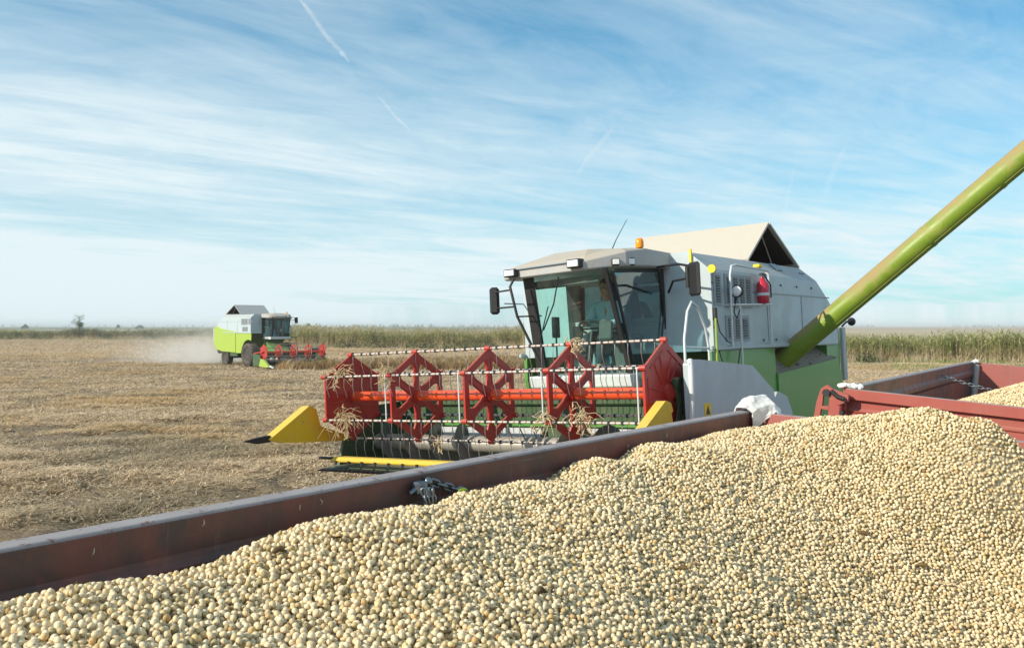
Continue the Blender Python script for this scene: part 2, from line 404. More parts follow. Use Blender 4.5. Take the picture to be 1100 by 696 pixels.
    # ---- wheels
    for (bb, rad, wid, xx) in ((3.35, .82, .62, 1.30), (7.0, .56, .40, 1.22)):
        for sx in (1, -1):
            w = MB(); c = (xx * sx, bb, rad)
            h = wid / 2
            w.disc(c, 0, [(rad * .55, -h * .8), (rad * .62, -h), (rad * .9, -h), (rad * .97, -h * .8), (rad * .97, h * .8), (rad * .9, h), (rad * .62, h), (rad * .55, h * .8)], 36)
            nl = 22
            for k in range(nl):
                for sd in (-1, 1):
                    a = 2 * math.pi * (k + .5 * (sd > 0)) / nl
                    w.box((c[0] + sd * h * .48, c[1] + math.cos(a) * rad * .975, c[2] + math.sin(a) * rad * .975), (h * .95, .055, .05), (-(math.pi / 2 - a), 0, .0))
            ty = w.build('wheel', M['rubber'], root)
            w = MB(); w.disc(c, 0, [(rad * .57, -h * .7), (rad * .57, h * .75), (rad * .5, h * .75), (rad * .45, h * .3), (rad * .2, h * .35), (rad * .18, h * .6), (rad * .05, h * .6)] if sx > 0 else
                             [(rad * .57, h * .7), (rad * .57, -h * .75), (rad * .5, -h * .75), (rad * .45, -h * .3), (rad * .2, -h * .35), (rad * .18, -h * .6), (rad * .05, -h * .6)], 28)
            w.build('rim', M['rail'], ty)
    # ---- open hopper hatch: two flaps leaning together into a tent
    ap = (6.12, 4.27)
    def flap(name, p0, p1, mats, th=.035):
        d = Vector((p1[0] - p0[0], p1[1] - p0[1])).normalized(); n = Vector((-d.y, d.x)) * th
        m = MB()
        m.loft([[(x, p0[0], p0[1]), (x, p1[0], p1[1]), (x, p1[0] + n.x, p1[1] + n.y), (x, p0[0] + n.x, p0[1] + n.y)] for x in (-1.15, 1.15)])
        o = m.build(name, mats, body)
        return o
    flap('hatch_flap', (5.18, 3.63), (ap[0] - .012, ap[1]), M['hatch'] if near else M['cabgrey'])  # far machine's flap greyed, the shade on it put into the colour
    # rear flap: pale edge, inner face coloured dark for its shade
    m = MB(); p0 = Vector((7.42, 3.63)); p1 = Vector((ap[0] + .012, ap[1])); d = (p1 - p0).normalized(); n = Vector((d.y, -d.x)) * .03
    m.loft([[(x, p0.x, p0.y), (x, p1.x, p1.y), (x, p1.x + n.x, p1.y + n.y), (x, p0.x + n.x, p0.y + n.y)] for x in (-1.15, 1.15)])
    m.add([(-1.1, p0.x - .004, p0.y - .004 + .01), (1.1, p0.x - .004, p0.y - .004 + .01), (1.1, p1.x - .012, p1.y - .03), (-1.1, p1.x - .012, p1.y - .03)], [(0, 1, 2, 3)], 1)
    m.build('hatch_flap', [M['hatch'], M['hatchshade']], body)
    for x in (.95, -.95):
        m = MB(); m.tube([(x, 6.7, 3.62), (x, 6.25, 4.15)], .012, 6); m.build('hatch_strut', M['steel'], body)
    # flat plate coloured dark, standing for the shade in the hopper opening
    m = MB(); m.box((0, 6.3, 3.628), (2.2, 2.1, .012)); m.build('hopper_shade_plate', M['hatchshade'], body)
    # yellow corner markers on front of tank
    m = MB(); m.box((1.24, 2.96, 3.55), (.03, .03, .20)); m.build('marker_strip', M['sticker'], body)
    m = MB(); m.disc((1.56, 2.90, 3.36), 1, [(.055, -.015), (.055, .015)], 14); m.build('reflector', M['sticker'], body)
    m = MB(); m.box((1.58, 4.42, 3.47), (.1, .12, .05), bev=.012); m.build('marker_lamp', M['sticker'], body)
    # ---- cab
    c = MB()
    c.box((.13, 2.45, 1.98), (1.42, 1.2, .17), bev=.03)          # floor
    c.box((.13, 2.92, 2.75), (1.36, .06, .06)); c.box((.13, 2.95, 2.42), (1.36, .05, .70))   # rear wall below window
    c.box((.13, 2.95, 3.36), (1.36, .06, .18))
    cab = c.build('cab', M['cabgrey'], root, .008)
    # apron under windscreen
    m = MB(); m.prism([(1.84, 1.90), (1.80, 2.06), (2.1, 2.06), (2.1, 1.90)], 0, -.62, .9); m.build('bumper', M['rail'], cab, .02)
    # roof: lip, sloping front, crowned rear
    def rl(s, y0, dz, k=0.0):
        P = [(-.66, 1.50), (.53, 1.43), (.90, 1.84), (.93, 2.3), (.93, 3.10), (-.72, 3.10), (-.78, 2.3), (-.86, 1.66)]
        cx, cy = .08, 2.4
        zz = [0, .02, .05, .06, .06, .0, .0, -.01]
        out = []
        for (x, y), e in zip(P, zz): out.append((cx + (x - cx) * s, cy + (y - cy) * s, y0 + dz + e))
        return out
    m = MB()
    r0 = rl(.97, 3.345, 0); r1 = rl(1.0, 3.37, 0); r2 = rl(1.0, 3.455, 0)
    r3 = [(x * .97 + .003, 2.4 + (y - 2.4) * .93, z) for (x, y, z) in [(-.66, 1.5, 3.49), (.53, 1.43, 3.52), (.90, 1.84, 3.60), (.93, 2.3, 3.655), (.93, 3.10, 3.63), (-.72, 3.10, 3.60), (-.78, 2.3, 3.60), (-.86, 1.66, 3.50)]]
    r4 = [(.08 + (x - .08) * .62, 2.42 + (y - 2.42) * .60, 3.745) for (x, y, z) in r3]
    PL = [(-.66, 1.50), (.53, 1.43), (.90, 1.84), (.935, 2.3), (.935, 3.10), (-.72, 3.10), (-.78, 2.3), (-.86, 1.66)]
    def rg_(sc, zs): return [(.08 + (x - .08) * sc, 2.4 + (y - 2.4) * sc, z) for (x, y), z in zip(PL, zs)]
    lowz = [3.345, 3.36, 3.40, 3.42, 3.43, 3.38, 3.36, 3.345]
    topz = [3.455, 3.475, 3.585, 3.64, 3.625, 3.60, 3.58, 3.465]
    m.loft([rg_(.93, lowz), rg_(.985, [z - .002 for z in lowz]), rg_(1.0, [z + .015 for z in lowz]), rg_(1.0, [z - .012 for z in topz]), rg_(.985, [z + .008 for z in topz]), rg_(.86, [3.525, 3.55, 3.635, 3.668, 3.65, 3.635, 3.625, 3.535]), rg_(.45, [3.68] * 8)])
    roof = m.build('roof', M['roof'], cab, .012)
    m = MB(); m.tube([(-.62, 1.475, 3.462), (.50, 1.408, 3.482)], .012, 6); m.build('roof_lip_seam', M['louver'], roof)
    # windscreen: curved sheet leaning forward at top
    wt = []; wb = []
    for k in range(9):
        t = k / 8; bulge = .16 * (1 - (2 * t - 1) ** 2)
        wt.append((-.50 + 1.21 * t, 1.72 - .16 * t - bulge, 3.33)); wb.append((-.48 + 1.21 * t, 1.93 + .10 * t - bulge * .7, 2.07))
    m = MB(); n = len(wt)
    m.add(wt + wb, [(i, i + 1, n + i + 1, n + i) for i in range(n - 1)], 0, True); m.build('windscreen', M['glass'], cab)
    m = MB(); m.tube([(.15, 1.44, 3.31), (.02, 1.50, 2.98), (-.22, 1.60, 2.66)], .010, 6); m.tube([(-.06, 1.49, 2.95), (-.36, 1.65, 2.40)], .008, 5); m.build('wiper', M['black'], cab)
    # pillars
    def pillar(p, q, w=.06, d=.05):
        m = MB(); p, q = Vector(p), Vector(q)
        m.loft([[(c.x - w / 2, c.y - d / 2, c.z), (c.x + w / 2, c.y - d / 2, c.z), (c.x + w / 2, c.y + d / 2, c.z), (c.x - w / 2, c.y + d / 2, c.z)] for c in (q, p)])
        return m.build('pillar', M['black'], cab, .008)
    pillar((.74, 1.585, 3.38), (.77, 2.06, 2.05)); pillar((-.49, 1.69, 3.36), (-.46, 1.90, 2.05), .15)
    pillar((.80, 2.96, 3.46), (.80, 3.06, 2.05), .06, .08); pillar((-.56, 2.90, 3.38), (-.56, 2.98, 2.05), .22, .08)
    # door with side window
    m = MB(); D = [(1.66, 3.34), (2.88, 3.40), (3.00, 3.05), (3.01, 2.30), (2.9, 2.12), (2.10, 2.10)]
    m.add([(.803, a, e) for a, e in D], [tuple(range(len(D)))]); dr = m.build('door_window', M['doorglass'], cab)
    m = MB()
    for i in range(len(D)):
        a, e = D[i], D[(i + 1) % len(D)]; m.tube([(.805, a[0], a[1]), (.805, e[0], e[1])], .022, 6)
    m.tube([(.83, 2.80, 2.35), (.83, 2.94, 2.85), (.83, 2.96, 3.2), (.83, 2.84, 3.36)], .012, 6)
    m.build('door_frame', M['black'], cab)
    # far side and rear windows
    m = MB(); m.add([(-.532, a, e) for a, e in [(1.80, 3.32), (2.84, 3.34), (2.92, 2.10), (2.00, 2.10)]], [(0, 1, 2, 3)]); m.build('side_window', M['glass'], cab)
    m = MB(); m.add([(-.5, 2.95, 2.78), (.77, 2.95, 2.78), (.77, 2.95, 3.28), (-.5, 2.95, 3.28)], [(0, 1, 2, 3)]); m.build('rear_window', M['doorglass'], cab)
    # sun blind across the top of the windscreen
    m = MB(); m.add([(-.44, 1.74, 3.30), (.62, 1.60, 3.30), (.62, 1.64, 3.20), (-.44, 1.78, 3.20)], [(0, 1, 2, 3)]); m.loft([[(-.44, 1.74, 3.305), (.62, 1.60, 3.305), (.62, 1.61, 3.22), (-.44, 1.75, 3.22)], [(-.44, 1.76, 3.305), (.62, 1.62, 3.305), (.62, 1.63, 3.22), (-.44, 1.77, 3.22)]])
    m.build('sun_blind', M['dash'], cab)
    # interior
    m = MB(); m.box((.15, 2.60, 2.40), (.50, .48, .16), bev=.05); m.box((.15, 2.83, 2.80), (.48, .14, .75), (R(-8), 0, 0), bev=.05); m.box((.15, 2.62, 2.18), (.3, .3, .3)); m.box((.15, 2.86, 3.2), (.28, .1, .16), bev=.03)
    m.build('driver_seat', M['seat'], cab)
    m = MB(); m.tube([(.15, 2.05, 2.07), (.15, 2.20, 2.62)], .04)
    m.tube([(.15 + .19 * math.cos(a), 2.22 + .15 * math.sin(a), 2.66 - .10 * math.sin(a)) for a in [2 * math.pi * k / 20 for k in range(21)]], .016, 6)
    m.tube([(-.04, 2.22, 2.66), (.34, 2.22, 2.66)], .012, 6)
    m.build('steering_wheel', M['black'], cab)
    m = MB(); m.box((.52, 2.45, 2.50), (.18, .62, .14), bev=.03); m.box((.52, 2.5, 2.25), (.14, .5, .4)); m.tube([(.52, 2.28, 2.55), (.52, 2.24, 2.74)], .016); m.box((.46, 2.02, 2.62), (.18, .06, .26), (R(-15), 0, .3), bev=.02); m.build('control_console', M['dash'], cab)
    m = MB(); m.box((-.36, 2.1, 2.7), (.05, .14, .28), bev=.01); m.tube([(-.36, 2.1, 2.56), (-.36, 2.1, 2.1)], .012); m.build('monitor', M['dash'], cab)
    # lamps
    def lampbox(c, w, h, rz=0., rx=0.):
        m = MB(); m.box(c, (w, .12, h), (rx, 0, rz), bev=.012); o = m.build('work_lamp', M['black'], cab)
        f = Matrix.Rotation(rz, 3, 'Z') @ Vector((0, -.063, 0)); m = MB(); m.box(Vector(c) + f, (w * .80, .012, h * .72), (rx, 0, rz), bev=.004); m.build('lens', M['lamp'], o)
    lampbox((-.60, 1.48, 3.42), .20, .10, R(-3)); lampbox((.42, 1.42, 3.45), .20, .11, R(-3))
    lampbox((.80, 1.74, 3.45), .10, .09, R(40)); lampbox((.88, 1.98, 3.46), .10, .10, R(46))
    # beacon
    m = MB(); m.tube([(.86, 2.28, 3.46), (.86, 2.28, 3.62), (.86, 2.28, 3.66)], [.02, .016, .035], 10); bc = m.build('beacon', M['black'], cab)
    m = MB(); m.disc((.86, 2.28, 3.66), 2, [(.05, 0), (.055, .03), (.052, .09), (.035, .12), (.005, .125)], 16); m.build('beacon_lens', M['amber'], bc)
    m = MB(); m.tube([(.2, 2.69, 3.70), (.22, 2.82, 3.88), (.24, 3.1, 4.17)], [.008, .006, .004], 6); m.build('antenna', M['black'], cab)
    # mirrors
    m = MB(); m.tube([(-.56, 1.46, 3.34), (-.58, 1.40, 3.24), (-.52, 1.45, 2.85), (-.24, 1.55, 2.21)], .018, 8)
    m.tube([(-.57, 1.41, 3.2), (-.86, 1.45, 3.19)], .012, 6); m.tube([(-.54, 1.43, 2.98), (-.86, 1.48, 2.98)], .012, 6); m.tube([(-.52, 1.45, 2.85), (-.45, 1.9, 2.86)], .01, 6)
    m.box((-.90, 1.48, 3.08), (.13, .07, .36), (0, 0, R(25)), bev=.03); m.build('mirror', M['black'], cab)
    m = MB(); m.box((1.60, 2.28, 3.20), (.22, .06, .42), (0, 0, R(-30)), bev=.03); m.tube([(.93, 2.6, 3.42), (1.3, 2.45, 3.42), (1.56, 2.3, 3.36)], .016, 6); m.tube([(.93, 2.9, 3.10), (1.15, 2.6, 3.22), (1.5, 2.32, 3.22)], .016, 6); m.tube([(1.5, 2.3, 3.36), (1.5, 2.3, 3.1)], .03, 8)
    m.build('mirror', M['black'], cab)
    # hoop rails and posts by the cab steps
    m = MB(); m.tube([(1.52, 2.08, 2.10), (1.52, 2.08, 2.46), (1.52, 2.20, 2.80), (1.52, 2.33, 2.92), (1.52, 2.5, 2.86), (1.52, 2.70, 2.60), (1.52, 2.78, 2.33), (1.52, 2.78, 1.9)], .018, 8); m.tube([(1.52, 2.07, 2.36), (1.52, 2.78, 2.34)], .014, 6); m.build('hoop_rail', M['rail'], root)
    m = MB(); m.tube([(1.56, 2.94, 2.72), (1.56, 2.92, 1.75)], .015, 8); m.build('grab_post', M['lime'], root)
    m = MB(); m.box((1.25, 2.45, 2.02), (.62, .9, .05)); m.box((1.25, 2.1, 1.6), (.5, .25, .04)); m.box((1.25, 1.95, 1.2), (.5, .25, .04)); m.box((1.25, 1.85, .8), (.5, .25, .04))
    for x in (1.0, 1.5): m.tube([(x, 2.2, 2.02), (x, 1.8, .75)], .02, 6)
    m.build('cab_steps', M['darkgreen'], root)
    # service rail frame with work lamp and fire extinguisher
    m = MB(); rr = .016; X = 1.60
    m.tube([(X, 3.36, 2.34), (X, 3.38, 3.30), (X, 3.44, 3.42), (X, 3.60, 3.44), (X, 4.74, 3.42), (X, 4.77, 3.36), (X, 4.77, 2.36)], rr, 8)
    m.tube([(X, 3.38, 2.90), (X, 4.85, 2.93)], rr, 8); m.tube([(X, 3.66, 2.92), (X, 3.66, 1.9)], .016, 8)
    for (bb, zz) in ((3.38, 2.36), (4.77, 2.38), (3.38, 2.9), (4.77, 3.38)): m.tube([(X, bb, zz), (1.49, bb, zz)], .012, 6)
    rl_ = m.build('handrail', M['rail'], body)
    m = MB(); m.disc((1.64, 3.50, 3.08), 1, [(.03, .08), (.075, .05), (.088, -.02), (.08, -.03)], 18); m.tube([(1.62, 3.5, 3.0), (1.6, 3.5, 2.92)], .015); wl = m.build('work_lamp', M['black'], body)
    m = MB(); m.disc((1.64, 3.50, 3.08), 1, [(.07, -.031), (.068, -.04), (.03, -.05)], 18); m.build('lens', M['lamp'], wl)
    m = MB(); m.tube([(1.60, 4.52, 2.94), (1.60, 4.52, 2.97), (1.60, 4.52, 3.22), (1.60, 4.52, 3.27), (1.60, 4.52, 3.32)], [.07, .085, .085, .04, .025], 16); ex = m.build('fire_extinguisher', M['extred'], body)
    m = MB(); m.box((1.62, 4.49, 3.35), (.05, .14, .035)); m.tube([(1.62, 4.56, 3.34), (1.68, 4.62, 3.2), (1.68, 4.62, 3.02)], .012, 6); m.build('extinguisher_handle', M['black'], ex)
    m = MB(); m.tube([(1.60, 4.52, 3.05), (1.60, 4.52, 3.09)], .0875, 16); m.build('extinguisher_label', M['rail'], ex)
    # hanging cables
    m = MB()
    for P in ([(1.55, 3.0, 2.72), (1.56, 3.05, 2.55), (1.57, 3.25, 2.42), (1.58, 3.4, 2.38)], [(1.55, 3.02, 2.3), (1.57, 3.12, 2.08), (1.57, 3.35, 1.98), (1.57, 3.58, 2.1), (1.57, 3.68, 2.32)], [(1.62, 3.5, 3.0), (1.6, 3.45, 2.8), (1.6, 3.55, 2.72), (1.6, 3.66, 2.85)]):
        Q = []
        for k in range(len(P) - 1):
            for s in range(4): Q.append(Vector(P[k]).lerp(Vector(P[k + 1]), s / 4))
        m = MB(); m.tube(Q + [P[-1]], .008, 5); m.build('cable', M['black'], body)
    m = MB(); m.box((1.53, 3.0, 2.78), (.05, .05, .16), bev=.01); m.build('switch_box', M['black'], body)
    # ---- unloading auger
    m = MB(); r = .163
    A0 = Vector((1.25, 5.8, 2.02)); d = Vector((3.235, 0, 2.46)).normalized() if auger_out else Vector((.02, .995, .10)).normalized()
    if not auger_out: A0 = Vector((1.62, 5.1, 2.6))
    P = [A0 - d * .55, A0, A0 + d * 3.6, A0 + d * 6.0]
    m.tube(P, r, 28)
    for t in (.55, 2.9, 4.05): m.tube([A0 + d * (t - .03), A0 + d * (t + .03)], r + .006, 28)
    au = m.build('unloading_auger', M['auger'], root)
    side = d.cross(Vector((0, 0, 1))).normalized(); upd = side.cross(d).normalized()
    m = MB(); w_ = (side * .55 - upd * .83).normalized() * (r + .001); m.tube([A0 + d * (.2 + .2 * k) + w_ for k in range(28)], .006, 5); m.build('weld_seam', M['auger'], au)
    e = P[-1]; m = MB(); m.tube([e - d * .15, e + d * .25, e + d * .45 - Vector((0, 0, .35))], [r + .02, r + .03, r - .02], 16); m.build('auger_spout', M['black'], au)
    m = MB(); m.tube([A0 - d * .3, A0 - d * .05 , A0 + d * .02], [r + .09, r + .06, r + .05], 24); m.build('auger_collar', M['darkgreen'], au)
    # ---- header (z lowered with lift)
    Z = lambda z: z + lift
    h = MB()
    h.box((.05, 1.12, Z(1.40)), (4.6, .10, .72)); h.box((.05, 1.10, Z(1.78)), (4.6, .16, .10), bev=.02)
    h.loft([[(-2.25, -.32, Z(1.07)), (2.35, -.32, Z(1.07)), (2.35, -.32, Z(1.04)), (-2.25, -.32, Z(1.04))], [(-2.25, 1.07, Z(1.05)), (2.35, 1.07, Z(1.05)), (2.35, 1.07, Z(.98)), (-2.25, 1.07, Z(.98))]])
    for x in (-2.27, 2.37):
        h.prism([(-.12, Z(1.06)), (-.02, Z(1.38)), (.25, Z(1.75)), (1.15, Z(1.80)), (1.15, Z(.98))], 0, x - .02, x + .02)
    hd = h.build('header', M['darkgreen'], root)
    # feeder house
    m = MB(); m.loft([[(-.5, 1.18, Z(1.05)), (.75, 1.18, Z(1.05)), (.75, 1.18, Z(1.75)), (-.5, 1.18, Z(1.75))], [(-.5, 3.0, 1.2), (.75, 3.0, 1.2), (.75, 3.0, 1.88), (-.5, 3.0, 1.88)]]); m.build('feeder_house', M['green'], root, .02)
    m = MB(); m.box((.05, 1.055, Z(1.50)), (4.3, .02, .05)); m.build('header_rail', M['green'], hd)
    # reel discs
    zc = Z(1.92); RAD = .525; AX = [-2.1, -1.0, .1, 1.2, 2.3]
    hexv = [(RAD * math.sin(R(60 * k)), zc + RAD * math.cos(R(60 * k))) for k in range(6)]
    for i, ax in enumerate(AX):
        m = MB()
        if i in (0, 4):
            m.prism(hexv[::-1], 0, ax - .012, ax + .012)
            for k in range(6):   # pressed ribs
                p, q = Vector(hexv[k]), Vector(hexv[(k + 1) % 6]); cc = Vector((0, zc))
                for s1, s2, sd in ((.30, .84, 1), (.30, .84, -1)):
                    for f0, f1 in ((.16, .34), (.66, .84)):
                        a1 = cc.lerp(p.lerp(q, f0), s1); a2 = cc.lerp(p.lerp(q, f1 if f0 < .5 else f0), s2)
                        m.tube([(ax + sd * .012, a1.x, a1.y), (ax + sd * .012, a2.x, a2.y)], .010, 5)
                a1 = cc.lerp(p.lerp(q, .14), .86); a2 = cc.lerp(p.lerp(q, .86), .86)
                for sd in (1, -1): m.tube([(ax + sd * .012, a1.x, a1.y), (ax + sd * .012, a2.x, a2.y)], .010, 5)
        else:
            # six-spoke star: outer ring + spokes with wide feet
            cc = Vector((0, zc))
            for k in range(6):
                p, q = Vector(hexv[k]), Vector(hexv[(k + 1) % 6])
                ip, iq = cc.lerp(p, .83), cc.lerp(q, .83)
                m.prism([tuple(p), tuple(q), tuple(iq), tuple(ip)][::-1], 0, ax - .012, ax + .012)
                t = (p - cc).normalized(); s = Vector((-t.y, t.x))
                w0, w1, w2 = .065, .046, .100
                L = (p - cc).length
                poly = [cc + t * .07 + s * w0, cc + t * .20 + s * w1, cc + t * (L * .62) + s * w1, cc + t * (L * .83) + s * w2, cc + t * (L * .83) - s * w2, cc + t * (L * .62) - s * w1, cc + t * .20 - s * w1, cc + t * .07 - s * w0]
                m.prism([tuple(v) for v in poly], 0, ax - .0105, ax + .0105)
                for e in (w1 - .012, -(w1 - .012)):
                    for sd in (1, -1):
                        a1 = cc + t * .12 + s * e; a2 = cc + t * (L * .78) + s * e
                        m.tube([(ax + sd * .011, a1.x, a1.y), (ax + sd * .011, a2.x, a2.y)], .008, 5)
            m.disc((ax, 0, zc), 0, [(.13, -.0145), (.13, .0145)], 20)
        m.disc((ax, 0, zc), 0, [(.085, -.05), (.085, .05)], 20)
        for k in range(6): m.disc((ax, hexv[k][0], hexv[k][1]), 0, [(.03, -.035), (.03, .035)], 10)
        m.build('reel_disc', M['red'], hd)
        if i > 0:
            m = MB()   # pale eccentric link on the forward edge
            pf = (hexv[4], hexv[5]); m.tube([(ax - .05, pf[0][0] - .03, pf[0][1]), (ax - .05, pf[1][0] - .03, pf[1][1])], .009, 6); m.build('cam_link', M['rail'], hd)
    m = MB(); m.tube([(-2.12, 0, zc), (2.32, 0, zc)], .062, 20); m.build('reel_shaft', M['shaft'], hd)
    for k in range(6):
        y, z = hexv[k]
        m = MB(); m.tube([(-2.12, y, z), (2.32, y, z)], .0125, 10, mi=0)
        x = -2.05
        while x < 2.3:
            m.box((x, y, z), (.022, .038, .038), mi=1)
            jx, jy = random.gauss(0, .006), random.gauss(0, .012)
            m.tube([(x, y - .01, z - .02), (x, y - .02, z - .12), (x + jx, y + .02 + jy, z - .25)], .0045, 4, mi=2)
            x += .152
        m.build('reel_bar', [M['banded'], M['black'], M['steel']], hd)
    # feed auger with flighting and fingers
    m = MB(); za = Z(1.30); yb = .55
    m.tube([(-2.2, yb, za), (2.3, yb, za)], .10, 20, mi=0)
    for (x0, x1, sg) in ((-2.15, -.45, 1), (.55, 2.25, -1)):
        nseg = 110; vs = []; turns = (x1 - x0) / .42
        for i in range(nseg + 1):
            a = sg * 2 * math.pi * turns * i / nseg; x = x0 + (x1 - x0) * i / nseg
            vs.append((x, yb + .10 * math.cos(a), za + .10 * math.sin(a))); vs.append((x, yb + .25 * math.cos(a), za + .25 * math.sin(a)))
        m.add(vs, [(2 * i, 2 * i + 1, 2 * i + 3, 2 * i + 2) for i in range(nseg)], 1, True)
    for k in range(16):
        x = -.4 + .06 * k; a = k * 2.1; m.tube([(x, yb, za), (x, yb + .27 * math.cos(a), za + .27 * math.sin(a))], .008, 5, mi=1)
    m.build('feed_auger', [M['galv'], M['flight']], hd)
    for (x0, x1) in ((-1.5, -.75), (-.7, .1), (.5, 1.5)):   # stripper plates along the table
        m = MB(); m.box(((x0 + x1) / 2, .98, Z(1.40)), (x1 - x0, .02, .12), (R(-12), 0, 0)); m.build('stripper_plate', M['cabgrey'], hd)
    # cutter bar and yellow guard strip
    m = MB(); m.box((.05, -.36, Z(1.045)), (4.6, .10, .03))
    for k in range(60): x = -2.22 + 4.56 * k / 59; m.loft([[(x - .02, -.40, Z(1.03)), (x + .02, -.40, Z(1.03)), (x + .02, -.40, Z(1.06)), (x - .02, -.40, Z(1.06))], [(x - .004, -.52, Z(1.04)), (x + .004, -.52, Z(1.04)), (x + .004, -.52, Z(1.05)), (x - .004, -.52, Z(1.05))]])
    m.build('cutter_bar', M['black'], hd)
    if near:
        m = MB(); m.prism([(-.45, 1.165), (-.40, 1.205), (-.30, 1.205), (-.30, 1.19), (-.39, 1.185), (-.44, 1.15)], 0, -2.05, -.1)
        for k in range(9): m.box((-1.95 + k * .22, -.462, 1.145), (.03, .012, .05), mi=1)
        m.box((-2.16, -.42, 1.19), (.22, .05, .03), mi=1)
        m.build('knife_guard', [M['yellow'], M['black']], hd)
    # dividers
    for (x, far) in ((-2.33, True), (2.43, False)):
        m = MB(); th = .07 if far else .05
        ymat = M['yellow'] if near else M['lime']
        if far or not near:
            lo, hi = x - th, x + th
            pr = [(-1.20, Z(1.485)), (-.56, Z(1.845)), (-.46, Z(1.79)), (-.40, Z(1.58)), (.06, Z(1.42)), (.04, Z(1.355)), (-.95, Z(1.425))]
            if not near: pr = [(-1.25, Z(1.0)), (-.56, Z(1.42)), (-.1, Z(1.50)), (.1, Z(1.0)), (-.9, Z(.95))]
            m.prism(pr, 0, lo, hi); dv = m.build('divider', ymat, hd, .02)
            m = MB()
            if near: m.loft([[(x - .045, -1.16, 1.455), (x + .045, -1.16, 1.455), (x + .045, -1.16, 1.535), (x - .045, -1.16, 1.535)], [(x - .03, -1.34, 1.45), (x + .03, -1.34, 1.45), (x + .03, -1.34, 1.52), (x - .03, -1.34, 1.52)], [(x - .004, -1.50, 1.49), (x + .004, -1.50, 1.49), (x + .004, -1.50, 1.50), (x - .004, -1.50, 1.50)]])
            else: m.loft([[(x - .05, -1.28, Z(.98)), (x + .05, -1.28, Z(.98)), (x + .05, -1.28, Z(1.1)), (x - .05, -1.28, Z(1.1))], [(x - .01, -1.75, Z(.93)), (x + .01, -1.75, Z(.93)), (x + .01, -1.75, Z(.96)), (x - .01, -1.75, Z(.96))]])
            m.build('divider_tip', M['black'] if near else M['rail'], dv)
        else:
            m.prism([(-.98, 1.55), (-.36, 1.87), (-.26, 1.84), (-.22, 1.76), (-.90, 1.44)], 0, x - th, x + th)
            m.prism([(-.42, 1.70), (-.2, 1.74), (-.15, 1.5), (-.35, 1.45)], 0, x - th - .005, x + th - .03)
            m.build('divider', ymat, hd, .02)
    # end cover of the header drive
    m = MB()
    S = [(.10, Z(1.42)), (.06, Z(1.62)), (.05, Z(2.20)), (.12, Z(2.24)), (.30, Z(2.235)), (1.65, Z(2.13)), (2.25, Z(1.83)), (2.32, Z(1.68)), (2.25, Z(1.25)), (.5, Z(1.1))]
    m.prism(S[::-1], 0, 2.47, 2.54); m.prism([(.16, Z(1.4)), (.16, Z(2.17)), (1.6, Z(2.06)), (2.15, Z(1.78)), (2.1, Z(1.3))][::-1], 0, 2.40, 2.468, mi=1)
    sc_ = m.build('header_side_cover', [M['white'], M['black']], hd, .012)
    m = MB(); m.tube([(2.52, .075, Z(1.60)), (2.545, .07, Z(1.9)), (2.545, .07, Z(2.16)), (2.52, .11, Z(2.235))], .03, 8); m.build('cover_edge', M['rail'], sc_)
    m = MB(); m.prism([(2.34, Z(1.2)), (2.34, Z(1.72)), (2.44, Z(1.80)), (2.75, Z(1.72)), (2.90, Z(1.52)), (2.88, Z(1.2))][::-1], 0, 2.38, 2.52); m.build('drive_housing', M['white'], sc_, .03)
    m = MB(); m.box((2.5425, .42, Z(1.66)), (.004, .16, .26)); st = m.build('warning_sticker', M['sticker'], sc_)
    m = MB()   # black pictograms on sticker
    for zz in (1.725, 1.60):
        m.prism([(.37, Z(zz - .045)), (.47, Z(zz - .045)), (.42, Z(zz + .045))], 0, 2.5447, 2.5465)
    m.box((2.5455, .42, Z(1.665)), (.0015, .14, .006)); m.build('pictogram', M['black'], st)
    # tangle of drive parts between reel end and cover
    m = MB(); m.disc((2.36, .28, Z(1.80)), 0, [(.16, -.02), (.16, .02)], 18); m.disc((2.36, .15, Z(2.0)), 0, [(.07, -.03), (.07, .03)], 14)
    for k in range(6): m.tube([(2.36, .05 + .03 * k, Z(2.05)), (2.38, .12 + .05 * k, Z(1.8)), (2.36, .05 + .05 * k, Z(1.6))], .010, 5)
    m.build('reel_drive', M['darkgreen'], hd)
    # reel arms
    for x in (-2.2, 2.33):
        m = MB(); m.loft([[(x - .03, 1.1, Z(1.80)), (x + .03, 1.1, Z(1.80)), (x + .03, 1.1, Z(1.88)), (x - .03, 1.1, Z(1.88))], [(x - .03, -.05, Z(1.88)), (x + .03, -.05, Z(1.88)), (x + .03, -.05, Z(1.96)), (x - .03, -.05, Z(1.96))]]); m.build('reel_arm', M['red'], hd)
    return root

near_combine = make_combine((CO.x, CO.y, 0), -36.25, 3.0, 1.0, 0.0, True, 'large near combine with raised red reel and green auger swung out over the trailers')
far_combine = make_combine((-14.1, 59.8, 0), 43.0, 0.0, .96, -.83, False, 'small distant lime and white combine cutting crop at the left with dust behind it')

# ------------------------------------------------------------------ driver
def skinned(name, joints, bones, mat, parent=None, root=0, sub=1):
    me = bpy.data.meshes.new(name); me.from_pydata([j[0] for j in joints], bones, [])
    me.materials.append(mat)
    o = bpy.data.objects.new(name, me); COL.objects.link(o); o.parent = parent
    sk = o.modifiers.new('skin', 'SKIN'); sk.use_smooth_shade = True
    lay = me.skin_vertices[0] if len(me.skin_vertices) else None
    if lay is None:
        bpy.context.view_layer.objects.active = o
        lay = me.skin_vertices[0]
    for i, j in enumerate(joints):
        rr = j[1] if isinstance(j[1], tuple) else (j[1], j[1]); lay.data[i].radius = rr; lay.data[i].use_root = (i == root)
    ss = o.modifiers.new('sub', 'SUBSURF'); ss.levels = sub; ss.render_levels = sub
    return o

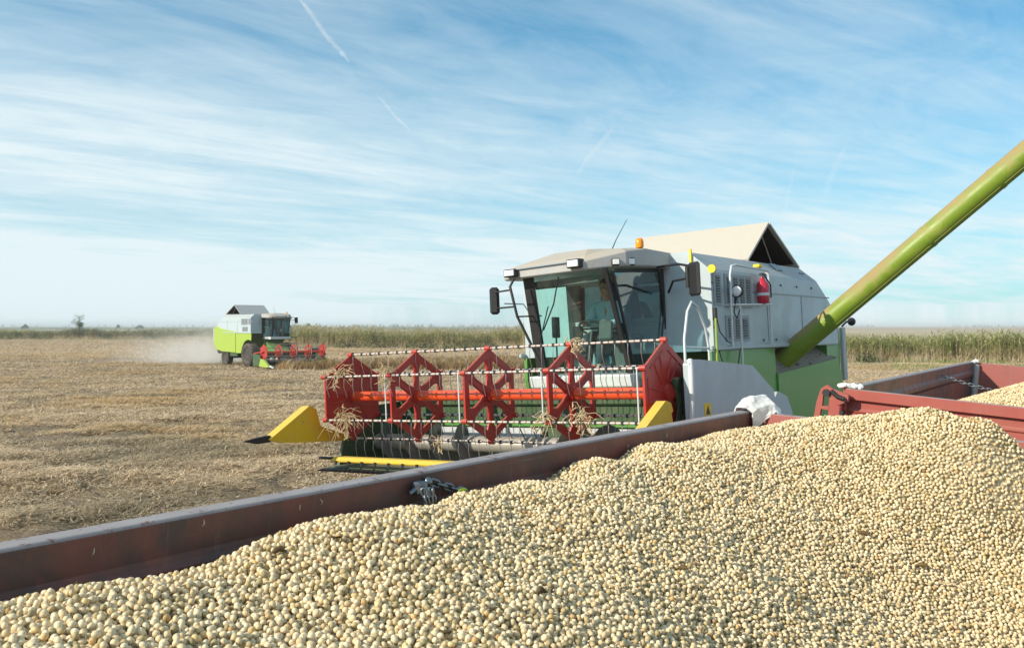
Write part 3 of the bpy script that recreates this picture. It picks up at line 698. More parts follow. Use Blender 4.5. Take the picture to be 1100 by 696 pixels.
def make_driver():
    # coordinates in the combine's own axes (y back): seat top about z 2.48, facing -y
    J = [((.15, 2.66, 2.56), (.15, .11)), ((.15, 2.66, 2.74), (.14, .10)), ((.15, 2.64, 2.92), (.155, .10)), ((.15, 2.62, 3.03), (.07, .06)), ((.15, 2.59, 3.10), (.05, .055)),
         ((.15, 2.57, 3.17), (.072, .085)), ((.15, 2.57, 3.26), (.072, .088)), ((.15, 2.58, 3.30), (.045, .05))]
    B = [(0, 1), (1, 2), (2, 3), (3, 4), (4, 5), (5, 6), (6, 7)]
    J.append(((.15, 2.475, 3.18), (.014, .016))); B.append((5, 8))      # nose
    for sx in (-1, 1):
        n = len(J)
        J += [((.15 + .19 * sx, 2.62, 2.96), .058), ((.15 + .25 * sx, 2.52, 2.74), .046), ((.15 + .17 * sx, 2.32, 2.72), .034), ((.15 + .165 * sx, 2.25, 2.74), .036)]
        B += [(2, n), (n, n + 1), (n + 1, n + 2), (n + 2, n + 3)]
        for q in range(4):
            k = len(J); x = .15 + (.135 + .018 * q) * sx
            J += [((x, 2.20, 2.755 - .004 * q), .0095), ((x, 2.185, 2.725), .0085)]; B += [(n + 3, k), (k, k + 1)]
        k = len(J); J += [((.15 + .12 * sx, 2.25, 2.72), .011), ((.15 + .11 * sx, 2.22, 2.69), .009)]; B += [(n + 3, k), (k, k + 1)]
        n = len(J)
        J += [((.15 + .09 * sx, 2.60, 2.54), .085), ((.15 + .12 * sx, 2.22, 2.53), .066), ((.15 + .12 * sx, 2.14, 2.14), .045), ((.15 + .12 * sx, 2.02, 2.10), .035)]
        B += [(0, n), (n, n + 1), (n + 1, n + 2), (n + 2, n + 3)]
    root = skinned('person', J, B, M['skin'], None, 0)
    root.parent = None
    # shirt over trunk and arms, trousers over legs, hair
    S = [((.15, 2.66, 2.58), (.165, .125)), ((.15, 2.66, 2.74), (.155, .115)), ((.15, 2.64, 2.92), (.17, .115)), ((.15, 2.62, 3.02), (.085, .075))]
    SB = [(0, 1), (1, 2), (2, 3)]
    for sx in (-1, 1):
        n = len(S); S += [((.15 + .19 * sx, 2.62, 2.96), .074), ((.15 + .25 * sx, 2.52, 2.74), .060), ((.15 + .18 * sx, 2.34, 2.72), .046)]; SB += [(2, n), (n, n + 1), (n + 1, n + 2)]
    skinned('shirt', S, SB, M['cloth'], root)
    T = [((.15, 2.66, 2.57), (.16, .125))]; TB = []
    for sx in (-1, 1):
        n = len(T); T += [((.15 + .09 * sx, 2.60, 2.55), .10), ((.15 + .12 * sx, 2.22, 2.54), .08), ((.15 + .12 * sx, 2.14, 2.16), .058)]; TB += [(0, n), (n, n + 1), (n + 1, n + 2)]
    skinned('trousers', T, TB, M['trousers'], root)
    m = MB(); m.disc((.15, 2.60, 3.24), 2, [(.088, -.05), (.095, .0), (.09, .05), (.065, .085), (.02, .10)], 16); m.build('hair', M['hair'], root)
    m = MB()
    for sx in (-1, 1): m.ball((.15 + .03 * sx, 2.488, 3.205), .010, 0, 8)
    m.box((.15, 2.487, 3.135), (.045, .012, .008)); m.build('face_features', M['hair'], root)
    root.location = near_combine.location; root.rotation_euler = near_combine.rotation_euler
    tag(root, 'driver in a pale blue shirt seated behind the windscreen of the near combine', 'person')
make_driver()

# ------------------------------------------------------------------ straw tufts caught on the reel
def to_world(p): return near_combine.matrix_basis @ Vector(p)
def straw_tuft(p, n, spread, droop, label):
    m = MB(); rnd = random.Random(int(p[0] * 1000) + n)
    for k in range(n):
        d = Vector((rnd.gauss(0, 1), rnd.gauss(0, .7), rnd.gauss(0, .7))).normalized(); L = spread * rnd.uniform(.4, 1.1)
        a = Vector((rnd.gauss(0, .05), rnd.gauss(0, .03), rnd.gauss(0, .025)))
        q = a + d * L * .5 + Vector((0, 0, .02)); e = a + d * L + Vector((0, 0, -droop * L * rnd.uniform(.3, 1.4)))
        m.tube([a, q, e], [.0045, .0036, .002], 4)
        if rnd.random() < .5:   # empty pods along the stalk
            for s in range(2):
                c = a.lerp(e, rnd.uniform(.4, .95)); m.tube([c, c + Vector((rnd.gauss(0, .02), rnd.gauss(0, .02), -.03)), c + Vector((rnd.gauss(0, .03), rnd.gauss(0, .03), -.055))], [.004, .009, .002], 5)
    o = m.build('straw_tuft', M['straw']); o.location = to_world(p); o.rotation_euler = near_combine.rotation_euler
    tag(o, label, 'straw', 'straw tufts caught on the near reel')
straw_tuft((-1.81, -.47, 2.24), 22, .24, .2, 'dry straw tuft hooked over the upper bar in front of the left end disc')
straw_tuft((-1.76, -.47, 1.70), 40, .30, .35, 'big bristling straw tuft on the lower bar before the solid left end disc')
straw_tuft((-1.03, -.47, 2.24), 24, .16, .2, 'small straw tuft wedged at the top left corner of the second reel disc')
straw_tuft((1.21, -.47, 1.70), 20, .22, .3, 'straw tuft sprawling over the lower bar at the fourth reel disc')
straw_tuft((1.62, -.47, 1.73), 24, .20, .35, 'straw tuft on the lower bar just right of the fourth reel disc')
straw_tuft((1.29, 0, 2.46), 26, .10, .2, 'straw tuft sitting on the top bar above the fourth reel disc')
straw_tuft((-.30, -.45, 1.42), 10, .16, .5, 'thin straw tuft low over the pale feed auger between second and third discs')

# ------------------------------------------------------------------ trailers
def frame_obj(o, px, py, ang, roll, pz):
    o.location = (px, py, pz); o.rotation_euler = (0, R(-roll), R(ang))
def make_trailer(ref, ang, roll, L, W, H, yf, label, hinge):
    """local axes: x right across, y along, z up; the left wall's inner top edge is x=0, z=H; yf = y of the first (near) wall"""
    root = empty('grain_trailer'); zsink = H
    r = Matrix.Rotation(R(ang), 3, 'Z') @ Matrix.Rotation(R(-roll), 3, 'Y')
    base = Vector(ref) - r @ Vector((0, 0, H)); frame_obj(root, base.x, base.y, ang, roll, base.z)
    tag(root, label, 'trailer', 'red grain trailers coupled in line')
    y0, y1 = yf, yf + L
    def wall(name, side):
        # profile across the wall: (out, z), built for the left wall with outside at -x
        prof = [(0, H), (-.006, H + .006), (-.052, H + .006), (-.058, H), (-.058, H - .11), (-.035, H - .125), (-.035, H - .30), (-.055, H - .33), (-.055, H - .37), (-.035, H - .40), (-.035, 1.15), (.0, 1.15),
                (.0, H - .40), (-.012, H - .40), (-.012, H - .16), (.012, H - .128), (.012, H - .098), (.002, H - .085), (-.002, H - .072)]
        m = MB(); N = 12
        rings = []
        for k in range(N + 1):
            y = y0 + L * k / N
            bow = 0
            rings.append([((p[0] - bow) if side == 0 else W - (p[0] - bow), y, p[1]) for p in prof])
        m.loft(rings, True)
        for f in range(len(m.f)):
            vs = [m.v[i] for i in m.f[f]]
            if all(v[2] > H - .001 for v in vs): m.m[f] = 1
            else:
                cx = sum(v[0] for v in vs) / len(vs); o_ = cx if side == 0 else W - cx
                if o_ > -.02: m.m[f] = 2
        for k in range(5):
            y = y0 + L * (k + .5) / 5; x = -.06 if side == 0 else W + .06
            m.box((x, y, (H + 1.15) / 2 - .06), (.05, .07, H - 1.30), mi=0, bev=.008)
        return m.build(name, [M['trailer'], M['rim_edge'], M['trailerin']], root, .003)
    wall('side_wall', 0); wall('side_wall', 1)
    def endwall(yy, sg, dz):
        # sg=+1 outside faces +y
        m = MB(); t = .03
        prof = [(0, H + dz), (.05, H + dz), (.05, H + dz - .062), (.018, H + dz - .066), (.018, H + dz - .115), (.028, H + dz - .120), (.028, H + dz - .135), (.018, H + dz - .14), (.018, 1.15), (0, 1.15)]
        m.loft([[(x, yy + sg * p[0], p[1]) for p in prof] for x in (-.034, W + .034)])
        for f in range(len(m.f)):
            vs = [m.v[i] for i in m.f[f]]
            if all(v[2] > H + dz - .001 for v in vs): m.m[f] = 1
            elif all(abs(v[1] - yy) < .002 for v in vs): m.m[f] = 2
        for k in range(3):
            x = W * (k + .5) / 3; m.box((x, yy + sg * .04, 1.55), (.08, .04, .8), mi=0, bev=.008)
        return m.build('end_wall', [M['trailer'], M['rim_edge'], M['trailerendlit']], root, .003)
    endwall(y1, 1, -.003); endwall(y0, -1, -.003)
    m = MB(); m.box((W / 2, y0 + L / 2, 1.115), (W + .1, L + .06, .06)); m.build('floor', M['trailerin'], root)
    m = MB(); m.box((W / 2 - .45, y0 + L / 2, .98), (.12, L, .2)); m.box((W / 2 + .45, y0 + L / 2, .98), (.12, L, .2))
    for f in (.2, .8): m.box((W / 2, y0 + L * f, .52), (W - .5, .12, .12)); m.box((W / 2, y0 + L * f, .75), (1.1, .5, .25))
    m.tube([(W / 2 - .45, y0 - .02, .9), (W / 2, y0 - 1.3, .7)], .04, 8); m.tube([(W / 2 + .45, y0 - .02, .9), (W / 2, y0 - 1.3, .7)], .04, 8)
    m.build('chassis', M['trailer'], root)
    for f in (.2, .8):
        for sx in (0, 1):
            x = .18 if sx == 0 else W - .18; c = (x, y0 + L * f, .5); w = MB()
            w.disc(c, 0, [(.27, -.12), (.30, -.15), (.45, -.15), (.5, -.11), (.5, .11), (.45, .15), (.30, .15), (.27, .12)], 32)
            for k in range(40):
                a = 2 * math.pi * k / 40; w.box((x, c[1] + .5 * math.cos(a), .5 + .5 * math.sin(a)), (.22, .03, .02), (-(math.pi / 2 - a), 0, 0))
            ty = w.build('wheel', M['rubber'], root)
            w = MB(); w.disc(c, 0, [(.28, -.11), (.28, .11), (.22, .05), (.08, .06), (.02, .08)], 24); w.build('rim', M['trailer'], ty)
    for yy, sy in ((y0, -1), (y1, 1)):     # corner posts
        for sx in (0, 1):
            x = -.075 if sx == 0 else W + .075
            m = MB(); m.box((x, yy + sy * .06, (H + 1.05) / 2 - .03), (.075, .09, H - 1.1), bev=.01); m.build('corner_post', M['trailer'], root)
    if hinge:
        # hinge bracket and latch at the front left corner
        m = MB(); x = -.09
        m.prism([(-.215, H - .42), (-.185, H - .10), (-.165, H - .015), (-.13, H + .012), (-.095, H - .01), (-.085, H - .05), (-.11, H - .06), (-.13, H - .035), (-.148, H - .05), (-.15, H - .115), (-.11, H - .115), (-.11, H - .135), (-.155, H - .135), (-.185, H - .42)][::-1], 1, y0 - .10, y0 - .07)
        m.disc((-.13, y0 - .085, H - .035), 1, [(.022, -.03), (.022, .03)], 12, mi=1)
        m.prism([(-.09, H - .01), (.0, H - .035), (.0, H - .075), (-.06, H - .10), (-.09, H - .08)], 1, y0 - .11, y0 - .075)
        m.tube([(-.10, y0 - .12, H - .02), (-.06, y0 - .12, H - .05), (-.02, y0 - .12, H - .06)], .013, 8, mi=1)
        for q in ((-.05, -.05), (-.02, -.065), (-.03, -.14)): m.disc((q[0], y0 - .09, H + q[1]), 1, [(.012, -.035), (.012, .02)], 8, mi=1)
        m.box((-.045, y0 - .05, H - .28), (.05, .04, .38), bev=.006)
        m.build('gate_hinge', [M['trailer'], M['black']], root)
        m = MB()
        for k in range(6): m.box((-.075 + .022 * k, y0 - .005 + random.uniform(-.015, .015), H + .006 + random.uniform(0, .012)), (.04, .035, .022), (random.uniform(-.6, .6), random.uniform(-.6, .6), random.uniform(-1, 1)), bev=.008)
        m.build('rail_cap', M['plastic'], root)
        m = MB(); m.tube([(.02, y1 - .03, 1.2), (.02, y1 - .03, H - .02)], .035, 8); m.build('corner_tube', M['cabgrey'], root)
        m = MB()
        for k in range(7): m.box((.01 + random.uniform(-.03, .03), y1 - .02 + random.uniform(-.02, .02), H + .006 + random.uniform(-.01, .02)), (.036, .034, .022), (random.uniform(-.7, .7), random.uniform(-.7, .7), random.uniform(-1, 1)), bev=.012)
        m.build('post_cap', M['plastic'], root)
    return root, r, base
T1H, T2H = 2.30, 2.33
t1, R1, B1 = make_trailer((1.139, 4.348, 2.3), -37.0, -2.9, 5.0, 2.35, T1H, -5.0, 'near dark red grain trailer in the foreground filled with pale beans', False)
t2, R2, B2 = make_trailer((2.03, 5.53, 2.33), -34.1, -4.2, 4.80, 2.35, T2H, 0.0, 'second red grain trailer at right with a hinge bracket on its front gate', True)
_rs = random.Random(4)
for y_, z_ in ((-3.22, -.022), (-2.98, -.008), (-2.72, -.016), (-2.66, -.012), (-1.2, -.03), (-.9, -.02)):
    m = MB(); m.tube([(.006, y_, T1H + z_), (.010, y_ + _rs.uniform(-.006, .006), T1H + z_ - .007), (.008, y_ + _rs.uniform(-.006, .004), T1H + z_ - .013)], [.0008, .0018, .0006], 6); m.build('straw_scrap', M['plume'], t1)
def w1(x, y, z): return B1 + R1 @ Vector((x, y, T1H + z))
def w2(x, y, z): return B2 + R2 @ Vector((x, y, T2H + z))

# ------------------------------------------------------------------ chains
def link_mesh(m, c, d, up, L, wd, rw):
    d = d.normalized(); s = up - d * up.dot(d)
    if s.length < 1e-3: s = d.orthogonal()
    s.normalize(); pts = []
    h = L / 2 - wd / 2
    for k in range(14):
        a = 2 * math.pi * k / 14; px = math.cos(a) * wd / 2 + (h if math.cos(a) >= 0 else -h); pts.append(c + d * px + s * math.sin(a) * wd / 2)
    m.tube(pts + [pts[0]], rw, 6, caps=False)
def chain_path(P, L, wd, rw, m):
    P = [Vector(p) for p in P]
    # resample a smooth polyline
    Q = []
    for k in range(len(P) - 1):
        for s in range(40): Q.append(P[k].lerp(P[k + 1], s / 40))
    Q.append(P[-1]); acc = 0; step = L - 2 * rw * 1.15; last = Q[0]; i = 0; pts = [Q[0]]
    for q in Q[1:]:
        if (q - pts[-1]).length >= step: pts.append(q)
    for i in range(len(pts) - 1):
        d = pts[i + 1] - pts[i]; a = d.orthogonal().normalized(); b = d.cross(a).normalized()
        u = Vector((0, 0, 1)); s = u - d.normalized() * u.dot(d.normalized())
        e = d.cross(s)
        link_mesh(m, (pts[i] + pts[i + 1]) / 2, d, s if i % 2 == 0 else e, L, wd, rw)
def sag(p, q, s, n=8):
    return [p.lerp(q, k / n) - Vector((0, 0, 4 * s * (k / n) * (1 - k / n))) for k in range(n + 1)]
# ratchet hook with hanging bunch of chain on the near trailer's wall
m = MB()
c = w1(.02, -2.325, -.03); along = R1 @ Vector((0, 1, 0)); inx = R1 @ Vector((1, 0, 0)); up = Vector((0, 0, 1))
m.tube([c - along * .040 - up * .010, c - along * .015, c + along * .022 + up * .003], [.005, .008, .007], 8)
m.box(c + inx * .0 , (.03, .04, .035), (0, 0, R(-37)), bev=.006)
for k in range(4):
    o = along * (-.010 + .008 * k); chain_path([c + o + inx * (.022 + .004 * k), c + o + inx * .03 - up * .045 + along * .006, c + o + inx * .03 - up * .098 + along * (.012 - .004 * k)], .026, .014, .0034, m)
hb = m.build('hanging_chain', M['chain']); tag(hb, 'bunched steel chain hanging from a hook on the near trailer wall', 'chain', 'steel chains on the trailers')
m = MB(); chain_path([w1(.015, -2.275, -.022), w1(.022, -2.20, -.047), w1(.03, -2.12, -.073), w1(.05, -2.04, -.115)], .036, .018, .0038, m)
m.ball(w1(.012, -2.285, -.02), .013, 0, 10)
tag(m.build('slack_chain', M['chain']), 'short steel chain slanting from the near trailer wall into the beans', 'chain', 'steel chains on the trailers')
m = MB(); chain_path(sag(w2(.02, 2.84, -.05), w2(1.6, 2.84, -.12), .09), .042, .022, .0042, m)
tag(m.build('cross_chain', M['chain']), 'long steel chain stretched across the inside of the second trailer', 'chain', 'steel chains on the trailers')

# white plastic sheet draped over the near trailer's far corner
def crumple(name, rows, mat, th=.004):
    m = MB(); n = len(rows[0]); vs = [p for r in rows for p in r]
    m.add(vs, [(i * n + j, i * n + j + 1, (i + 1) * n + j + 1, (i + 1) * n + j) for i in range(len(rows) - 1) for j in range(n - 1)], 0, False)
    o = m.build(name, mat); s = o.modifiers.new('sub', 'SUBSURF'); s.levels = 3; s.render_levels = 3; s.subdivision_type = 'SIMPLE'
    s = o.modifiers.new('thick', 'SOLIDIFY'); s.thickness = th
    tx = bpy.data.textures.new(name, 'CLOUDS'); tx.noise_scale = .03
    dsp = o.modifiers.new('crumple', 'DISPLACE'); dsp.texture = tx; dsp.strength = .012; dsp.mid_level = .5
    return o
ROWS = [[(-.10, -.12, -.06), (-.095, -.05, .0), (-.09, .03, .005), (-.06, .09, -.02)],
        [(-.075, -.14, .018), (-.07, -.06, .055), (-.06, .03, .070), (-.03, .09, .030)],
        [(-.02, -.13, .020), (.00, -.06, .075), (.04, .04, .085), (.06, .10, .040)],
        [(.02, -.11, .0), (.035, -.07, .02), (.10, .035, .045), (.12, .09, .01)],
        [(.02, -.09, -.10), (.03, -.06, -.08), (.115, .03, .002), (.14, .07, -.02)]]
rows = [[w1(.0 + x * .74, -.0 + y * .74, z * .85 + (.004 if z > 0 else 0)) for (x, y, z) in r] for r in ROWS]
sheet = crumple('plastic_sheet', rows, M['plastic']); tag(sheet, 'crumpled white plastic sheet over the far corner post of the near trailer', 'plastic sheet')

# ------------------------------------------------------------------ bean heaps
def tps(P, V, lam=1e-3):
    P = np.array(P, float); V = np.array(V, float); n = len(P)
    d = np.linalg.norm(P[:, None] - P[None], axis=2); K = np.where(d > 0, d * d * np.log(d + 1e-12), 0) + lam * np.eye(n)
    A = np.zeros((n + 3, n + 3)); A[:n, :n] = K; A[:n, n] = 1; A[:n, n + 1:] = P; A[n, :n] = 1; A[n + 1:, :n] = P.T
    s = np.linalg.solve(A, np.concatenate([V, np.zeros(3)]))
    def f(Q):
        Q = np.asarray(Q, float); out = np.empty(len(Q))
        for i in range(0, len(Q), 20000):
            q = Q[i:i + 20000]; d = np.linalg.norm(q[:, None] - P[None], axis=2)
            out[i:i + 20000] = np.where(d > 0, d * d * np.log(d + 1e-12), 0) @ s[:n] + s[n] + q @ s[n + 1:]
        return out
    return f
# control points: x, y, drop below eye level
cp = [(-0.859, 1.561, 0.4761), (-0.893, 1.643, 0.5311), (-0.814, 1.619, 0.4695), (-0.847, 1.704, 0.5246), (-0.707, 1.762, 0.4942), (-0.734, 1.855, 0.5493), (-0.643, 1.847, 0.4987), (-0.666, 1.944, 0.5537), (-0.598, 1.906, 0.4841), (-0.62, 2.006, 0.5391), (-0.538, 1.986, 0.4677), (-0.556, 2.09, 0.5227), (-0.444, 2.112, 0.452), (-0.457, 2.222, 0.5069), (-0.273, 2.337, 0.4604), (-0.278, 2.459, 0.5154), (-0.138, 2.516, 0.4478), (-0.136, 2.648, 0.5029), (0.019, 2.725, 0.4551), (0.03, 2.867, 0.5101), (0.276, 3.066, 0.4354), (0.3, 3.226, 0.4903), (0.505, 3.37, 0.4196), (0.542, 3.546, 0.4746), (0.922, 3.922, 0.4471), (0.98, 4.127, 0.5021), (1.16, 4.32, 0.475), (1.254, 4.25, 0.44), (1.43, 3.95, 0.39), (1.423, 3.93, 0.393), (1.507, 3.72, 0.3441), (1.595, 3.6, 0.3204), (1.701, 3.5, 0.3465), (1.824, 3.48, 0.4106), (2.02, 3.68, 0.49), (1.62, 3.99, 0.44), (1.85, 3.81, 0.45), (1.42, 3.55, 0.426), (1.05, 3.75, 0.4125), (0.69, 3.45, 0.4485), (0.984, 3.28, 0.5576), (1.898, 3.45, 0.5865), (1.788, 3.25, 0.6825), (0.0, 2.42, 0.484), (0.0, 2.05, 0.5125), (0.443, 2.95, 0.5015), (-0.405, 1.62, 0.486), (0.0, 1.75, 0.525), (0.743, 2.7, 0.675), (0.638, 2.32, 0.696), (1.568, 2.85, 0.855), (-0.643, 1.17, 0.4329), (-0.36, 1.31, 0.4847), (0.0, 1.45, 0.5365), (0.544, 1.98, 0.7326), (1.386, 2.52, 0.9324), (0.329, 2.35, 0.5875), (0.273, 1.95, 0.6045), (0, 0.3, 0.6), (1.5, 1.5, 1.0), (2.97, 2.96, 0.95), (2.2, 2.2, 1.08), (-1.3, 0.9, 0.5), (-1.75, 0.3, 0.55), (0.5, 0.8, 0.68), (1.1, 0.8, 0.9), (-0.6, -0.2, 0.62), (0.6, -0.9, 0.9)]
cp += [(1.87, 3.40, .4454), (1.73, 3.36, .385), (2.0, 3.1, .56)]
h1 = tps([c[:2] for c in cp], [2.7 - c[2] for c in cp], 1e-3)
inv1 = R1.transposed(); inv2 = R2.transposed()
def loc_xy(Rm, B, P):
    """plan coordinates inside a trailer, approximate (walls near vertical)"""
    a = math.atan2(Rm[1][1], Rm[0][1]) - math.pi / 2; ca, sa = math.cos(a), math.sin(a)
    d = P - np.array([B.x, B.y]); return np.stack([d[:, 0] * ca + d[:, 1] * sa, -d[:, 0] * sa + d[:, 1] * ca], 1)
def plan_xy(Rm, B, Q):
    a = math.atan2(Rm[1][1], Rm[0][1]) - math.pi / 2; ca, sa = math.cos(a), math.sin(a)
    return np.stack([B.x + Q[:, 0] * ca - Q[:, 1] * sa, B.y + Q[:, 0] * sa + Q[:, 1] * ca], 1)
def lump(P, s, amp, seed):
    return np.array([mnoise.noise(Vector((x * s, y * s, seed))) for x, y in P]) * amp
REF1 = Vector((1.139, 4.348, 2.3)); REF2 = Vector((2.03, 5.53, 2.33))
def heap1(P): return h1(P) + (lump(P, 1.9, .014, 3.7) + lump(P, 4.2, .011, 1.3)) * np.clip((P[:, 1] - 1.6) / 1.2, .15, 1) - .005 + lump(P, 9, .005, 5.1)
def heap2(P):
    d = np.hypot(P[:, 0] - 4.42, P[:, 1] - 6.57)
    return 2.7 - (.255 + .37 * (np.sqrt(d * d + .09) - .3)) + lump(P, 3, .012, 9.1)

def bean_mat():
    m, nt, out = newmat('soybean')
    b = NN(nt, 'ShaderNodeBsdfPrincipled'); nt.links.new(b.outputs[0], out.inputs[0])
    oi = NN(nt, 'ShaderNodeObjectInfo'); rnd_ = oi.outputs['Random']
    r = ramp(nt, [(0, (.30, .25, .13)), (.04, (.44, .36, .18)), (.10, (.58, .45, .23)), (.25, (.72, .56, .335)), (.5, (.80, .65, .41)), (.75, (.85, .71, .47)), (.93, (.90, .76, .52)), (.965, (.82, .58, .26)), (.988, (.60, .38, .16)), (1, (.28, .15, .06))])
    nt.links.new(rnd_, r.inputs[0])
    tc = NN(nt, 'ShaderNodeTexCoord'); ob = tc.outputs['Object']; n = noise_(nt, ob, 1.6, 4, .6); n2 = noise_(nt, ob, 6, 3)
    c = mixc(nt, math_(nt, 'MULTIPLY', math_(nt, 'SUBTRACT', n, .42, True), 2.2, True), r.outputs[0], mixc(nt, .45, r.outputs[0], (.52, .36, .16)))
    c = mixc(nt, math_(nt, 'MULTIPLY', math_(nt, 'SUBTRACT', n2, .6, True), 1.4, True), c, (.50, .40, .22))
    sp = NN(nt, 'ShaderNodeSeparateXYZ'); nt.links.new(ob, sp.inputs[0])     # hilum: a small brown scar on one side
    e = math_(nt, 'ADD', math_(nt, 'POWER', math_(nt, 'MULTIPLY', sp.outputs[0], 2.6), 2.0), math_(nt, 'POWER', math_(nt, 'MULTIPLY', sp.outputs[1], 6.0), 2.0))
    hil = math_(nt, 'MULTIPLY', math_(nt, 'LESS_THAN', e, .55), math_(nt, 'GREATER_THAN', sp.outputs[2], 0.3))
    c = mixc(nt, math_(nt, 'MULTIPLY', hil, .75), c, (.16, .085, .03))
    nt.links.new(c, b.inputs['Base Color'])
    nt.links.new(math_(nt, 'ADD', math_(nt, 'MULTIPLY', n, .35), .32), b.inputs['Roughness']); b.inputs['Specular IOR Level'].default_value = .35
    bp = NN(nt, 'ShaderNodeBump'); bp.inputs['Strength'].default_value = .25; bp.inputs['Distance'].default_value = .15; nt.links.new(n2, bp.inputs['Height']); nt.links.new(bp.outputs[0], b.inputs['Normal'])
    return m
M['bean'] = bean_mat()
def heapbase_mat():
    m, nt, out = newmat('bean_heap_core')
    b = NN(nt, 'ShaderNodeBsdfPrincipled'); nt.links.new(b.outputs[0], out.inputs[0]); b.inputs['Roughness'].default_value = .8
    tc = NN(nt, 'ShaderNodeTexCoord'); v = NN(nt, 'ShaderNodeTexVoronoi'); v.inputs['Scale'].default_value = 75; nt.links.new(tc.outputs['Object'], v.inputs['Vector'])
    nt.links.new(mixc(nt, v.outputs['Distance'], (.72, .62, .42), (.30, .24, .13)), b.inputs['Base Color'])
    bp = NN(nt, 'ShaderNodeBump'); bp.invert = True; bp.inputs['Distance'].default_value = .012; nt.links.new(v.outputs['Distance'], bp.inputs['Height']); nt.links.new(bp.outputs[0], b.inputs['Normal'])
    return m
M['heap'] = heapbase_mat()

# geometry-nodes scatter: points carry rot / scl / idx attributes
def gn_tree(name, sources, ico=None, mat=None):
    t = bpy.data.node_groups.new(name, 'GeometryNodeTree')
    t.interface.new_socket('Geometry', in_out='INPUT', socket_type='NodeSocketGeometry'); t.interface.new_socket('Geometry', in_out='OUTPUT', socket_type='NodeSocketGeometry')
    gi = t.nodes.new('NodeGroupInput'); go = t.nodes.new('NodeGroupOutput')
    def attr(n, ty):
        a = t.nodes.new('GeometryNodeInputNamedAttribute'); a.data_type = ty; a.inputs[0].default_value = n
        return next(o for o in a.outputs if o.enabled and o.name == 'Attribute')
    rot = attr('rot', 'FLOAT_VECTOR'); scl = attr('scl', 'FLOAT_VECTOR'); idx = attr('idx', 'INT')
    e2r = t.nodes.new('FunctionNodeEulerToRotation'); t.links.new(rot, e2r.inputs[0])
    join = t.nodes.new('GeometryNodeJoinGeometry')
    srcs = sources if ico is None else [None]
    for k, s in enumerate(srcs):
        iop = t.nodes.new('GeometryNodeInstanceOnPoints'); t.links.new(gi.outputs[0], iop.inputs['Points'])
        if s is None:
            ic = t.nodes.new('GeometryNodeMeshIcoSphere'); ic.inputs['Radius'].default_value = 1.0; ic.inputs['Subdivisions'].default_value = ico
            ss = t.nodes.new('GeometryNodeSetShadeSmooth'); t.links.new(ic.outputs[0], ss.inputs[0])
            sm = t.nodes.new('GeometryNodeSetMaterial'); sm.inputs['Material'].default_value = mat; t.links.new(ss.outputs[0], sm.inputs[0]); t.links.new(sm.outputs[0], iop.inputs['Instance'])
        else:
            oi = t.nodes.new('GeometryNodeObjectInfo'); oi.inputs['Object'].default_value = s; t.links.new(oi.outputs['Geometry'], iop.inputs['Instance'])
            cmp = t.nodes.new('FunctionNodeCompare'); cmp.data_type = 'INT'; cmp.operation = 'EQUAL'
            ins = [i for i in cmp.inputs if i.enabled]; t.links.new(idx, ins[0]); ins[1].default_value = k; t.links.new(cmp.outputs[0], iop.inputs['Selection'])
        t.links.new(e2r.outputs[0], iop.inputs['Rotation']); t.links.new(scl, iop.inputs['Scale'])
        t.links.new(iop.outputs[0], join.inputs[0])
    t.links.new(join.outputs[0], go.inputs[0])
    return t
def scatter(name, pts, rot, scl, idx, tree, parent=None):
    pts = np.asarray(pts, np.float32); n = len(pts)
    me = bpy.data.meshes.new(name); me.vertices.add(n); me.vertices.foreach_set('co', pts.ravel())
    for nm, ty, arr, key in (('rot', 'FLOAT_VECTOR', rot, 'vector'), ('scl', 'FLOAT_VECTOR', scl, 'vector'), ('idx', 'INT', idx, 'value')):
        a = me.attributes.new(nm, ty, 'POINT'); a.data.foreach_set(key, np.asarray(arr, np.float32 if ty != 'INT' else np.int32).ravel())
    o = bpy.data.objects.new(name, me); COL.objects.link(o); o.parent = parent
    md = o.modifiers.new('scatter', 'NODES'); md.node_group = tree
    return o
bean_tree = gn_tree('bean_scatter', None, 2, M['bean'])

